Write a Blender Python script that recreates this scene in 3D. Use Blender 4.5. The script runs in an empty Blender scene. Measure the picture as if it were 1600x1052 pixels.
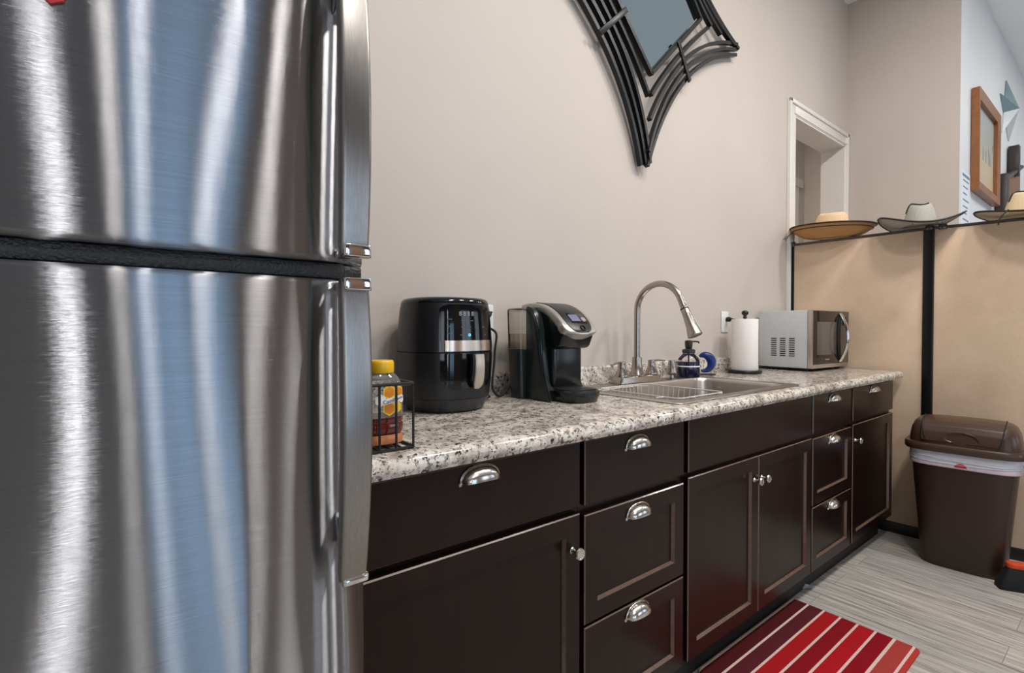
import bpy, bmesh, math, random
from mathutils import Vector, Matrix
random.seed(7)
PI = math.pi
SC = bpy.context.scene
COL = SC.collection

# ------------------------------------------------------------------ materials
def srgb(r, g, b):
    f = lambda c: (c/255/12.92) if c/255 <= 0.04045 else ((c/255+0.055)/1.055)**2.4
    return (f(r), f(g), f(b), 1.0)

class NT:
    def __init__(s, name):
        s.m = bpy.data.materials.new(name); s.m.use_nodes = True
        s.t = s.m.node_tree; s.n = s.t.nodes; s.l = s.t.links
        s.n.clear()
        s.out = s.n.new('ShaderNodeOutputMaterial')
    def node(s, kind, **kw):
        nd = s.n.new(kind)
        for k, v in kw.items(): setattr(nd, k, v)
        return nd
    def link(s, a, b): s.l.new(a, b)
    def coords(s, scale=(1, 1, 1), rot=(0, 0, 0), world=True):
        mp = s.node('ShaderNodeMapping')
        if world:
            g = s.node('ShaderNodeNewGeometry'); s.link(g.outputs['Position'], mp.inputs['Vector'])
        else:
            t = s.node('ShaderNodeTexCoord'); s.link(t.outputs['Object'], mp.inputs['Vector'])
        mp.inputs['Scale'].default_value = scale; mp.inputs['Rotation'].default_value = rot
        return mp.outputs['Vector']
    def noise(s, vec, scale, detail=4, rough=0.5):
        nd = s.node('ShaderNodeTexNoise'); nd.inputs['Scale'].default_value = scale
        nd.inputs['Detail'].default_value = detail; nd.inputs['Roughness'].default_value = rough
        s.link(vec, nd.inputs['Vector']); return nd.outputs['Fac']
    def ramp(s, fac, stops, interp='LINEAR'):
        r = s.node('ShaderNodeValToRGB'); r.color_ramp.interpolation = interp
        e = r.color_ramp.elements
        while len(e) < len(stops): e.new(0.5)
        for el, (p, c) in zip(e, stops): el.position = p; el.color = c if len(c) == 4 else (*c, 1)
        s.link(fac, r.inputs['Fac']); return r.outputs['Color']
    def mix(s, fac, a, b, mode='MIX'):
        m = s.node('ShaderNodeMix', data_type='RGBA', blend_type=mode)
        for k, v in ((0, fac), (6, a), (7, b)):
            if isinstance(v, (int, float)): m.inputs[k].default_value = v
            elif isinstance(v, tuple): m.inputs[k].default_value = v
            else: s.link(v, m.inputs[k])
        return m.outputs[2]
    def bump(s, h, strength=0.2, dist=0.01):
        b = s.node('ShaderNodeBump'); b.inputs['Strength'].default_value = strength
        b.inputs['Distance'].default_value = dist; s.link(h, b.inputs['Height']); return b.outputs['Normal']
    def bsdf(s, color=(0.8, 0.8, 0.8, 1), rough=0.5, metal=0.0, normal=None, **kw):
        p = s.node('ShaderNodeBsdfPrincipled')
        for k, v in [('Base Color', color), ('Roughness', rough), ('Metallic', metal)] + list(kw.items()):
            if hasattr(v, 'is_linked') or hasattr(v, 'links'): s.link(v, p.inputs[k])
            else: p.inputs[k].default_value = v
        if normal is not None: s.link(normal, p.inputs['Normal'])
        s.link(p.outputs[0], s.out.inputs['Surface']); return p

def simple(name, rgb, rough=0.5, metal=0.0, var=0.06, nscale=40, bump=0.0, **kw):
    n = NT(name); v = n.coords()
    f = n.noise(v, nscale, 3)
    c = srgb(*rgb)
    lo = tuple(x*(1-var) for x in c[:3]); hi = tuple(min(1, x*(1+var)) for x in c[:3])
    col = n.ramp(f, [(0.3, lo), (0.7, hi)])
    nm = n.bump(f, bump, 0.002) if bump else None
    n.bsdf(col, rough, metal, nm, **kw)
    return n.m

def mat_wall(name, rgb):
    n = NT(name); v = n.coords()
    f = n.noise(v, 160, 3, 0.6); f2 = n.noise(v, 2.0, 2)
    c = srgb(*rgb)
    col = n.ramp(f2, [(0.3, tuple(x*0.97 for x in c[:3])), (0.7, tuple(min(1, x*1.02) for x in c[:3]))])
    n.bsdf(col, 0.55, 0, n.bump(f, 0.22, 0.003)); return n.m

def mat_wood_dark():
    n = NT('espresso_wood'); v = n.coords((14, 14, 1.6))
    f = n.noise(v, 2.2, 6, 0.6)
    col = n.ramp(f, [(0.3, srgb(18, 9, 7)), (0.7, srgb(28, 14, 11))])
    v2 = n.coords((1, 1, 1)); g = n.noise(v2, 260, 2, 0.6)
    n.bsdf(col, 0.29, 0, n.bump(g, 0.02, 0.001), **{'Specular IOR Level': 0.22, 'Specular Tint': (1, .82, .72, 1), 'Coat Weight': 0.1, 'Coat Roughness': 0.14}); return n.m

def mat_granite():
    n = NT('granite_laminate'); v = n.coords((1, 1, 1))
    big = n.noise(v, 16, 5, 0.65)
    base = n.ramp(big, [(0.32, srgb(140, 131, 122)), (0.45, srgb(194, 185, 173)), (0.58, srgb(228, 222, 212)), (0.72, srgb(188, 168, 148))])
    v2 = n.coords((1, 1, 1), (0.5, 0.3, 0.9))
    g = n.noise(v2, 55, 4, 0.7)
    greyf = n.ramp(g, [(0.54, (0, 0, 0)), (0.63, (1, 1, 1))])
    c1 = n.mix(greyf, base, srgb(128, 120, 114))
    k = n.noise(v, 92, 5, 0.66)
    kf = n.ramp(k, [(0.553, (0, 0, 0)), (0.605, (1, 1, 1))])
    c2 = n.mix(kf, c1, srgb(36, 35, 36))
    t = n.noise(v2, 95, 3, 0.5)
    tf = n.ramp(t, [(0.64, (0, 0, 0)), (0.70, (1, 1, 1))])
    c3 = n.mix(tf, c2, srgb(150, 112, 84))
    n.bsdf(c3, 0.13, 0, n.bump(big, 0.02, 0.002)); return n.m

def mat_floor():
    n = NT('grey_wood_tile'); v = n.coords((1, 1, 1), (0, 0, PI/2))
    br = n.node('ShaderNodeTexBrick'); n.link(v, br.inputs['Vector'])
    br.inputs['Color1'].default_value = (0, 0, 0, 1); br.inputs['Color2'].default_value = (1, 1, 1, 1)
    br.inputs['Mortar'].default_value = (0.5, 0.5, 0.5, 1)
    br.inputs['Scale'].default_value = 1; br.inputs['Mortar Size'].default_value = 0.0012
    br.inputs['Brick Width'].default_value = 0.92; br.inputs['Row Height'].default_value = 0.152
    br.offset = 0.37
    v2 = n.coords((26, 1.3, 1)); f = n.noise(v2, 1.6, 6, 0.65)
    v3 = n.coords((90, 2.4, 1)); f3 = n.noise(v3, 1.3, 4, 0.7)
    c = n.ramp(f, [(0.28, srgb(88, 84, 80)), (0.41, srgb(152, 147, 141)), (0.54, srgb(192, 188, 181)), (0.72, srgb(212, 208, 201))])
    c = n.mix(0.42, c, n.ramp(f3, [(0.38, srgb(92, 88, 84)), (0.56, srgb(208, 203, 196))]))
    tint = n.ramp(br.outputs['Color'], [(0, (0.85, 0.85, 0.86)), (1, (1.05, 1.03, 1.0))])
    c = n.mix(1.0, c, tint, 'MULTIPLY')
    c = n.mix(br.outputs['Fac'], c, srgb(136, 129, 122))
    n.bsdf(c, 0.33, 0, n.bump(f, 0.08, 0.002)); return n.m

def mat_brushed(name, rgb, rough=0.26, aniso=0.8, tangent=(1, 0, 0), scale=(3, 3, 700), bstr=0.05, world=True, gr=(.86, 1.08)):
    n = NT(name); v = n.coords(scale, world=world)
    f = n.noise(v, 1.0, 3, 0.6)
    g = n.node('ShaderNodeBsdfAnisotropic')
    c = srgb(*rgb)
    col = n.ramp(f, [(0.3, tuple(x*gr[0] for x in c[:3])), (0.7, tuple(min(1, x*gr[1]) for x in c[:3]))])
    n.link(col, g.inputs['Color'])
    g.inputs['Roughness'].default_value = rough; g.inputs['Anisotropy'].default_value = aniso
    t = n.node('ShaderNodeCombineXYZ')
    for i in range(3): t.inputs[i].default_value = tangent[i]
    n.link(t.outputs[0], g.inputs['Tangent'])
    n.link(n.bump(f, bstr, 0.001), g.inputs['Normal'])
    n.link(g.outputs[0], n.out.inputs['Surface']); return n.m

def mat_fabric():
    n = NT('tan_panel_fabric'); v = n.coords((1, 1, 1))
    a = n.coords((40, 40, 900)); b = n.coords((900, 900, 40))
    fa = n.noise(a, 1, 2); fb = n.noise(b, 1, 2)
    m = n.mix(0.5, fa, fb); blot = n.noise(v, 3.5, 4, 0.6)
    c = n.ramp(m, [(0.35, srgb(196, 170, 144)), (0.65, srgb(224, 199, 173))])
    c = n.mix(0.5, c, n.ramp(blot, [(0.35, srgb(198, 172, 146)), (0.65, srgb(222, 197, 171))]))
    n.bsdf(c, 0.85, 0, n.bump(m, 0.15, 0.001)); return n.m

def mat_rug():
    n = NT('striped_rug_pile')
    g = n.node('ShaderNodeNewGeometry'); sp = n.node('ShaderNodeSeparateXYZ'); n.link(g.outputs['Position'], sp.inputs[0])
    mr = n.node('ShaderNodeMapRange'); mr.inputs[1].default_value = 0.055; mr.inputs[2].default_value = -0.385
    n.link(sp.outputs['Y'], mr.inputs[0])
    W = srgb(232, 204, 194)
    bands = [srgb(84, 24, 30), srgb(92, 34, 42), srgb(176, 26, 32), srgb(140, 18, 28), srgb(182, 24, 34), srgb(146, 16, 30), srgb(176, 66, 62), srgb(190, 62, 56)]
    stops = [(0.0, W)]; w = 0.020; N = 7.35
    for i, c in enumerate(bands):
        p0 = i/N + (w if i else 0.020)
        stops.append((min(p0, .995), c))
        if i < 7: stops.append((min((i+1)/N, .99), W))
    col = n.ramp(mr.outputs[0], stops, 'CONSTANT')
    v = n.coords(); f = n.noise(v, 420, 3, 0.7); f2 = n.noise(v, 90, 3)
    col = n.mix(0.55, col, n.ramp(f, [(0.3, (0.45, 0.42, 0.42)), (0.7, (1.3, 1.3, 1.3))]), 'MULTIPLY')
    n.bsdf(col, 0.95, 0, n.bump(f, 0.7, 0.004), **{'Specular IOR Level': 0.15}); return n.m

def mat_straw(name, a, b, sx=1.0, wave=150):
    n = NT(name); v = n.coords(world=False)
    w = n.node('ShaderNodeTexWave'); w.bands_direction = 'Z'; w.inputs['Scale'].default_value = wave; w.inputs['Distortion'].default_value = 2.5
    n.link(v, w.inputs['Vector'])
    w2 = n.node('ShaderNodeTexWave'); w2.bands_direction = 'Y'; w2.inputs['Scale'].default_value = wave*0.8; w2.inputs['Distortion'].default_value = 3
    n.link(v, w2.inputs['Vector'])
    m = n.mix(0.5, w.outputs['Fac'], w2.outputs['Fac'])
    col = n.ramp(m, [(0.2, srgb(*a)), (0.7, srgb(*b))])
    n.bsdf(col, 0.7, 0, n.bump(m, 0.4, 0.002)); return n.m

def mat_glass(name, tint=(1, 1, 1, 1), rough=0.02, haze=0.0):
    n = NT(name)
    tr = n.node('ShaderNodeBsdfTransparent'); tr.inputs[0].default_value = tint
    gl = n.node('ShaderNodeBsdfGlossy'); gl.inputs['Roughness'].default_value = rough
    fr = n.node('ShaderNodeFresnel'); fr.inputs[0].default_value = 1.45
    mx = n.node('ShaderNodeMixShader'); n.link(fr.outputs[0], mx.inputs[0]); n.link(tr.outputs[0], mx.inputs[1]); n.link(gl.outputs[0], mx.inputs[2])
    if haze:
        df = n.node('ShaderNodeBsdfDiffuse'); df.inputs[0].default_value = (.8, .79, .76, 1)
        m2 = n.node('ShaderNodeMixShader'); m2.inputs[0].default_value = haze; n.link(mx.outputs[0], m2.inputs[1]); n.link(df.outputs[0], m2.inputs[2]); mx = m2
    n.link(mx.outputs[0], n.out.inputs['Surface']); return n.m

def mat_emit(name, rgb, s):
    n = NT(name); e = n.node('ShaderNodeEmission'); e.inputs[0].default_value = srgb(*rgb); e.inputs[1].default_value = s
    n.link(e.outputs[0], n.out.inputs['Surface']); return n.m

def mat_print():
    n = NT('desert_print'); v = n.coords((1, 1, 1), world=False)
    sp = n.node('ShaderNodeSeparateXYZ'); n.link(v, sp.inputs[0])
    mr = n.node('ShaderNodeMapRange'); mr.inputs[1].default_value = -0.28; mr.inputs[2].default_value = 0.28; n.link(sp.outputs['Z'], mr.inputs[0])
    base = n.ramp(mr.outputs[0], [(0.0, srgb(206, 184, 156)), (0.4, srgb(200, 186, 158)), (0.55, srgb(184, 184, 172)), (1, srgb(170, 178, 180))])
    f = n.noise(n.coords((1, 1, 0.6), world=False), 11, 4, 0.6)
    msk = n.ramp(f, [(0.6, (0, 0, 0)), (0.68, (0.7, 0.7, 0.7))])
    n.bsdf(n.mix(msk, base, srgb(98, 116, 122)), 0.3); return n.m

M = {}
M['paint'] = mat_wall('taupe_wall_paint', (199, 189, 180))
M['white_wall'] = mat_wall('white_wall_paint', (222, 226, 228))
M['brown_wall'] = mat_wall('brown_accent_wall', (142, 112, 90))
M['slate_wall'] = mat_wall('slate_wall_paint', (70, 78, 96))
M['ceil'] = mat_wall('ceiling_paint', (248, 250, 252))
M['trimw'] = simple('white_trim_paint', (226, 222, 216), 0.35, var=0.02)
M['black_base'] = simple('black_baseboard', (22, 20, 20), 0.4)
M['wood'] = mat_wood_dark()
M['wood_edge'] = simple('door_edge_highlight', (98, 75, 64), 0.24, var=0.15, nscale=90, **{'Coat Weight': 0.6, 'Coat Roughness': 0.12})  # edge highlights painted as a lighter tone on chamfers and bevels
M['kick'] = simple('toe_kick_black', (14, 11, 10), 0.6)
M['granite'] = mat_granite()
M['floor'] = mat_floor()
M['steel_door'] = mat_brushed('brushed_steel_door', (150, 150, 153), 0.19, 0.92, (1, 0, 0), (12, 12, 1100), 0.035, gr=(.88, 1.08))
M['steel_handle'] = mat_brushed('brushed_steel_handle', (158, 154, 150), 0.33, 0.45, (0, 0, 1), (700, 700, 4), 0.03)
M['steel_sink'] = mat_brushed('brushed_steel_sink', (188, 182, 176), 0.36, 0.4, (1, 0, 0), (4, 500, 500), 0.03)
M['nickel'] = simple('brushed_nickel', (172, 163, 154), 0.24, 1.0, var=0.01, nscale=30)
M['chrome'] = simple('polished_chrome', (225, 225, 225), 0.08, 1.0, var=0.01)
M['pull'] = simple('satin_nickel_pull', (206, 200, 192), 0.2, 1.0, var=0.01, nscale=30)
M['fridge_side'] = simple('dark_grey_case', (50, 51, 53), 0.5, bump=0.3, nscale=500)
M['gasket'] = simple('textured_black_plastic', (24, 25, 27), 0.32, bump=0.9, nscale=330)
M['red'] = simple('red_magnet', (190, 44, 50), 0.45)
M['black_gloss'] = simple('glossy_black_plastic', (12, 13, 15), 0.08, var=0.02)
M['black_satin'] = simple('satin_black_plastic', (23, 24, 27), 0.34, var=0.04)
M['black_matte'] = simple('matte_black_plastic', (20, 20, 21), 0.6)
M['keurig'] = simple('charcoal_green_plastic', (28, 35, 36), 0.3, var=0.06, nscale=60)
M['keurig_dark'] = simple('dark_charcoal_plastic', (18, 22, 23), 0.22)
M['silver'] = simple('silver_plastic', (176, 172, 166), 0.34, 0.6, var=0.02)
M['fry_steel'] = mat_brushed('brushed_band', (206, 196, 188), 0.3, 0.7, (1, 0, 0), (400, 400, 5), 0.04)
M['handle_cream'] = simple('satin_champagne_handle', (196, 184, 172), 0.32, 0.5, var=0.02)
M['screen'] = mat_emit('lcd_screen', (150, 150, 178), 0.8)
M['led'] = mat_emit('blue_power_led', (90, 200, 255), 2.2)
M['digits'] = simple('grey_display_digits', (150, 162, 168), 0.4)
M['icons'] = simple('dim_grey_icons', (74, 84, 88), 0.4)
M['clear'] = mat_glass('clear_plastic')
M['hazy'] = mat_glass('hazy_clear_plastic', haze=0.12)
M['tank'] = mat_glass('smoky_clear_tank', (0.86, 0.85, 0.83, 1))
M['water'] = mat_glass('still_water', (0.86, 0.82, 0.76, 1))
M['black_metal'] = simple('black_iron', (26, 27, 29), 0.36, 0.3, var=0.1, nscale=80)
M['mirror'] = simple('mirror_silver', (178, 204, 216), 0.03, 1.0, var=0.01)
M['plate'] = simple('white_outlet_plastic', (226, 228, 230), 0.35, var=0.01)
M['slot'] = simple('outlet_slot_grey', (120, 122, 124), 0.5)
M['yellow'] = simple('yellow_cap', (232, 182, 18), 0.35)
M['honey'] = simple('dark_amber_honey', (92, 26, 12), 0.12, **{'Coat Weight': 0.4})
M['amber'] = simple('light_amber_base', (190, 120, 78), 0.2)
M['lab_y'] = simple('label_yellow', (240, 196, 52), 0.5)
M['lab_o'] = simple('label_orange', (226, 136, 22), 0.45)
M['lab_w'] = simple('label_white', (236, 234, 224), 0.5)
M['lab_b'] = simple('label_blue_ink', (54, 62, 130), 0.5)
M['wire_w'] = simple('white_coated_wire', (206, 204, 200), 0.35)
M['blue'] = simple('blue_dish_soap', (8, 22, 84), 0.12, **{'Coat Weight': 0.3})
M['bluep'] = simple('blue_brush_plastic', (12, 42, 112), 0.3)
M['bronze'] = simple('dark_pump_plastic', (46, 40, 36), 0.3)
M['paper'] = simple('white_paper_towel', (236, 232, 228), 0.9, var=0.02, nscale=200, bump=0.25)
M['mw_case'] = simple('silver_grey_case', (200, 204, 208), 0.35, 0.15, var=0.02)
M['mw_steel'] = simple('brushed_front_steel', (196, 188, 178), 0.3, 0.9, var=0.03)
M['mw_black'] = simple('dark_bronze_glass', (40, 33, 29), 0.1, var=0.02)
M['mw_win'] = simple('perforated_window', (104, 96, 90), 0.16, 0.2, var=0.03, nscale=400)
M['fabric'] = mat_fabric()
M['post'] = simple('black_divider_post', (20, 22, 22), 0.3, 0.4)
M['rail'] = simple('grey_cap_rail', (92, 90, 90), 0.3, 0.8)
M['straw'] = mat_straw('golden_straw', (146, 100, 56), (206, 158, 98), wave=70)
M['straw_pale'] = mat_straw('pale_straw', (214, 168, 112), (238, 214, 184), wave=55)
M['straw_grey'] = mat_straw('grey_mesh_straw', (92, 90, 84), (204, 202, 190), wave=130)
M['straw_cream'] = mat_straw('cream_straw', (182, 160, 126), (222, 204, 172), wave=120)
M['hatband'] = simple('tan_hat_band', (168, 128, 92), 0.5)
M['piping'] = simple('black_hat_edging', (22, 19, 18), 0.6)
M['bin'] = simple('brown_bin_plastic', (52, 36, 27), 0.36, var=0.04, nscale=200, bump=0.1)
M['bin_lid'] = simple('brown_lid_plastic', (70, 51, 41), 0.3, var=0.04, nscale=200, bump=0.1)
M['bag'] = simple('white_bin_liner', (214, 216, 226), 0.35, bump=0.4, nscale=30)
M['bag_pink'] = simple('pink_tinted_liner', (206, 186, 200), 0.4, bump=0.3, nscale=30)
M['bristle'] = simple('black_broom_bristles', (18, 18, 22), 0.8, bump=0.8, nscale=300)
M['orange'] = simple('orange_broom_block', (206, 70, 34), 0.4)
M['rug'] = mat_rug()
M['frame_wood'] = simple('honey_oak_frame', (142, 88, 46), 0.35, var=0.14, nscale=25)
M['print'] = mat_print()
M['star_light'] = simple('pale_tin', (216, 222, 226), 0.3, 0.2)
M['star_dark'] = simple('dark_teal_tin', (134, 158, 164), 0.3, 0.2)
M['dark_furn'] = simple('dark_brown_furniture', (54, 42, 42), 0.4, var=0.1)
M['brown_furn'] = simple('warm_brown_wood', (120, 76, 38), 0.4, var=0.12, nscale=20)
M['notice'] = simple('white_notice_paper', (226, 232, 240), 0.7, var=0.01)
M['ink'] = simple('grey_print_ink', (120, 134, 158), 0.7)
M['maroon'] = simple('maroon_fabric', (112, 50, 58), 0.7)
M['scrap'] = simple('crumpled_grey_wrapper', (150, 148, 146), 0.3, bump=0.5, nscale=60)
M['dark_cab'] = simple('dark_bookcase', (28, 30, 36), 0.5)

# ------------------------------------------------------------------ mesh helpers
class B:
    """collects shapes, then links them as ONE mesh object"""
    def __init__(s): s.bm = bmesh.new(); s.M = Matrix.Identity(4); s.extra = None
    def _add(s, t, mat=None):
        mm = s.M @ mat if mat is not None else s.M
        bmesh.ops.transform(t, matrix=mm, verts=t.verts)
        me = bpy.data.meshes.new('tmp'); t.to_mesh(me); t.free(); s.bm.from_mesh(me); bpy.data.meshes.remove(me)
        return s
    def box(s, lo, hi, bev=0.0, seg=2, rot=None):
        t = bmesh.new(); bmesh.ops.create_cube(t, size=1)
        sz = [max(1e-5, hi[i]-lo[i]) for i in range(3)]; c = [(hi[i]+lo[i])/2 for i in range(3)]
        bmesh.ops.scale(t, vec=sz, verts=t.verts)
        if bev > 0: bmesh.ops.bevel(t, geom=t.edges[:], offset=min(bev, min(sz)*0.49), segments=seg, affect='EDGES', profile=0.5)
        m = Matrix.Translation(c)
        if rot is not None: m = m @ rot
        return s._add(t, m)
    def lathe(s, prof, seg=32, mat=None, cap=True, closed=False):
        t = bmesh.new(); rings = []
        for r, z in prof:
            if r < 1e-6: rings.append([t.verts.new((0, 0, z))])
            else: rings.append([t.verts.new((r*math.cos(2*PI*i/seg), r*math.sin(2*PI*i/seg), z)) for i in range(seg)])
        s._rings(t, rings, cap, True, closed)
        return s._add(t, mat)
    def _rings(s, t, rings, cap=True, loop=True, closed=False):
        pairs = list(zip(rings[:-1], rings[1:]))
        if closed: pairs.append((rings[-1], rings[0]))
        for a, b in pairs:
            n = max(len(a), len(b))
            for i in range(n if loop else n-1):
                j = (i+1) % n
                if len(a) == 1 and len(b) == 1: continue
                if len(a) == 1: t.faces.new((a[0], b[j], b[i]))
                elif len(b) == 1: t.faces.new((a[i], a[j], b[0]))
                else: t.faces.new((a[i], a[j], b[j], b[i]))
        if cap and not closed:
            if len(rings[0]) > 2: t.faces.new(rings[0][::-1])
            if len(rings[-1]) > 2: t.faces.new(rings[-1])
        bmesh.ops.recalc_face_normals(t, faces=t.faces)
    def loft(s, sections, cap=True, mat=None, closed=False):
        t = bmesh.new()
        rings = [[t.verts.new(p) for p in sec] for sec in sections]
        s._rings(t, rings, cap, True, closed); return s._add(t, mat)
    def tube(s, pts, r, seg=10, closed=False, mat=None, flat=None):
        pts = [Vector(p) for p in pts]; n = len(pts)
        rs = r if isinstance(r, (list, tuple)) else [r]*n
        t = bmesh.new(); rings = []; prev = None
        for i, p in enumerate(pts):
            if closed: d = pts[(i+1) % n]-pts[i-1]
            else: d = pts[min(i+1, n-1)]-pts[max(i-1, 0)]
            d.normalize()
            if prev is None:
                u = d.cross(Vector((0, 0, 1)))
                if u.length < 1e-3: u = d.cross(Vector((1, 0, 0)))
            else: u = prev - d*prev.dot(d)
            u.normalize(); prev = u; w = d.cross(u)
            fa, fb = flat if flat else (1, 1)
            rings.append([t.verts.new(p + rs[i]*(fa*math.cos(2*PI*k/seg + (PI/seg if seg == 4 else 0))*u + fb*math.sin(2*PI*k/seg + (PI/seg if seg == 4 else 0))*w)) for k in range(seg)])
        s._rings(t, rings, not closed, True, closed); return s._add(t, mat)
    def prism(s, outline, a, b, axis='z', bev=0.0, seg=2, mat=None):
        """2D outline extruded from a to b along an axis; outline plane: z->(x,y), y->(x,z), x->(y,z)"""
        def P(u, v, h): return {'z': (u, v, h), 'y': (u, h, v), 'x': (h, u, v)}[axis]
        t = bmesh.new()
        lo = [t.verts.new(P(u, v, a)) for u, v in outline]; hi = [t.verts.new(P(u, v, b)) for u, v in outline]
        n = len(lo)
        t.faces.new(lo[::-1]); t.faces.new(hi)
        for i in range(n): t.faces.new((lo[i], lo[(i+1) % n], hi[(i+1) % n], hi[i]))
        bmesh.ops.recalc_face_normals(t, faces=t.faces)
        if bev > 0:
            es = [e for e in t.edges if len(e.link_faces) == 2 and e.calc_face_angle(0) > 0.6]
            bmesh.ops.bevel(t, geom=es, offset=bev, segments=seg, affect='EDGES', profile=0.5)
        return s._add(t, mat)
    def grid(s, fn, nu, nv, thick=0.0, mat=None):
        t = bmesh.new()
        V = [[t.verts.new(fn(i/nu, j/nv)) for j in range(nv+1)] for i in range(nu+1)]
        for i in range(nu):
            for j in range(nv): t.faces.new((V[i][j], V[i+1][j], V[i+1][j+1], V[i][j+1]))
        if thick:
            bmesh.ops.recalc_face_normals(t, faces=t.faces)
            bmesh.ops.solidify(t, geom=t.faces[:], thickness=thick)
        return s._add(t, mat)
    def text(s, body, size, mat, extrude=0.0003, align='CENTER'):
        cu = bpy.data.curves.new('lettering', 'FONT'); cu.body = body; cu.size = size; cu.extrude = extrude
        cu.align_x = align; cu.align_y = 'CENTER'
        ob = bpy.data.objects.new('lettering', cu); COL.objects.link(ob)
        dg = bpy.context.evaluated_depsgraph_get(); dg.update()
        me = bpy.data.meshes.new_from_object(ob.evaluated_get(dg))
        t = bmesh.new(); t.from_mesh(me)
        bpy.data.objects.remove(ob); bpy.data.curves.remove(cu); bpy.data.meshes.remove(me)
        return s._add(t, mat)
    def build(s, name, mat, parent=None, smooth=40):
        me = bpy.data.meshes.new(name); s.bm.to_mesh(me); s.bm.free()
        if smooth:
            me.polygons.foreach_set('use_smooth', [True]*len(me.polygons))
            me.set_sharp_from_angle(angle=math.radians(smooth))
        me.materials.append(M[mat] if isinstance(mat, str) else mat)
        if s.extra: me.materials.append(M[s.extra])
        o = bpy.data.objects.new(name, me); COL.objects.link(o)
        if parent is not None: o.parent = parent
        return o

def thing(name, label, cat, loc=(0, 0, 0), rz=0.0, group=None):
    o = bpy.data.objects.new(name, None); o.empty_display_size = 0.05; COL.objects.link(o)
    o.location = loc; o.rotation_euler = (0, 0, rz); o['label'] = label; o['category'] = cat
    if group: o['group'] = group
    return o
def tag(o, label, cat, group=None):
    o['label'] = label; o['category'] = cat
    if group: o['group'] = group
    return o
def struct(b, name, mat, smooth=40):
    o = b.build(name, mat, None, smooth); o['kind'] = 'structure'; return o
def rrect(hx, hy, r, n=6, cx=0, cy=0):
    pts = []
    for sx, sy, a0 in ((1, 1, 0), (-1, 1, PI/2), (-1, -1, PI), (1, -1, 1.5*PI)):
        for k in range(n+1):
            a = a0 + k/n*PI/2
            pts.append((cx+sx*(hx-r)+r*math.cos(a), cy+sy*(hy-r)+r*math.sin(a)))
    return pts
def superell(hx, hy, e, n=64):
    out = []
    for i in range(n):
        a = 2*PI*i/n; c, q = math.cos(a), math.sin(a)
        out.append((hx*math.copysign(abs(c)**(2/e), c), hy*math.copysign(abs(q)**(2/e), q)))
    return out
def under(o, root):
    o.parent = root; o.matrix_parent_inverse = (Matrix.Translation(root.location) @ Matrix.Rotation(root.rotation_euler.z, 4, 'Z')).inverted(); return o
def RX(a): return Matrix.Rotation(a, 4, 'X')
def RY(a): return Matrix.Rotation(a, 4, 'Y')
def RZ(a): return Matrix.Rotation(a, 4, 'Z')
def T(x, y, z): return Matrix.Translation((x, y, z))
def bez(p, n=24):
    """Catmull-Rom through points"""
    P = [Vector(q) for q in p]; P = [2*P[0]-P[1]] + P + [2*P[-1]-P[-2]]; out = []
    segs = len(P)-3; per = max(2, n//segs)
    for i in range(segs):
        a, b, c, d = P[i:i+4]
        for k in range(per):
            t = k/per
            out.append(0.5*((2*b)+(-a+c)*t+(2*a-5*b+4*c-d)*t*t+(-a+3*b-3*c+d)*t**3))
    out.append(P[-2]); return out

# ------------------------------------------------------------------ camera
CAM = (0.0, -0.887, 1.179); YAW = math.radians(38.02); PITCH = math.radians(0.852)
cd = bpy.data.cameras.new('camera'); cam = bpy.data.objects.new('camera', cd); COL.objects.link(cam)
cam.location = CAM; cam.rotation_euler = (PI/2-PITCH, 0, -YAW)
cd.sensor_width = 36; cd.sensor_fit = 'HORIZONTAL'; cd.lens = 36*779.2/1600; cd.clip_start = 0.02
SC.camera = cam

# ------------------------------------------------------------------ the room
CZ = 3.72; XL, XR, YF = -3.2, 9.0, -4.6
OX0, OX1, OZ1 = 3.557, 4.441, 2.607
struct(B().box((XL-.2, YF-.2, -.1), (XR+.2, 3.2, 0)), 'floor', 'floor')
struct(B().box((XL-.2, YF-.2, CZ), (XR+.2, 3.2, CZ+.1)), 'ceiling', 'ceil')
b = B(); b.box((XL, .6, 0), (OX0, .74, CZ)); b.box((OX1, .6, 0), (4.64, .74, CZ)); b.box((OX0, .6, OZ1), (OX1, .74, CZ))
struct(b, 'wall_back', 'paint')
struct(B().box((4.5, -.075, 0), (4.64, .6, CZ)), 'wall_right', 'paint')
struct(B().box((4.64, -.075, 0), (XR, .065, CZ)).box((4.5, -.0765, 0), (4.64, -.0745, CZ)), 'wall_far', 'white_wall')
struct(B().box((XR, YF, 0), (XR+.14, -.075, CZ)), 'wall_end', 'white_wall')
struct(B().box((XL-.14, YF, 0), (XL, .74, CZ)), 'wall_left', 'paint')
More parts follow.
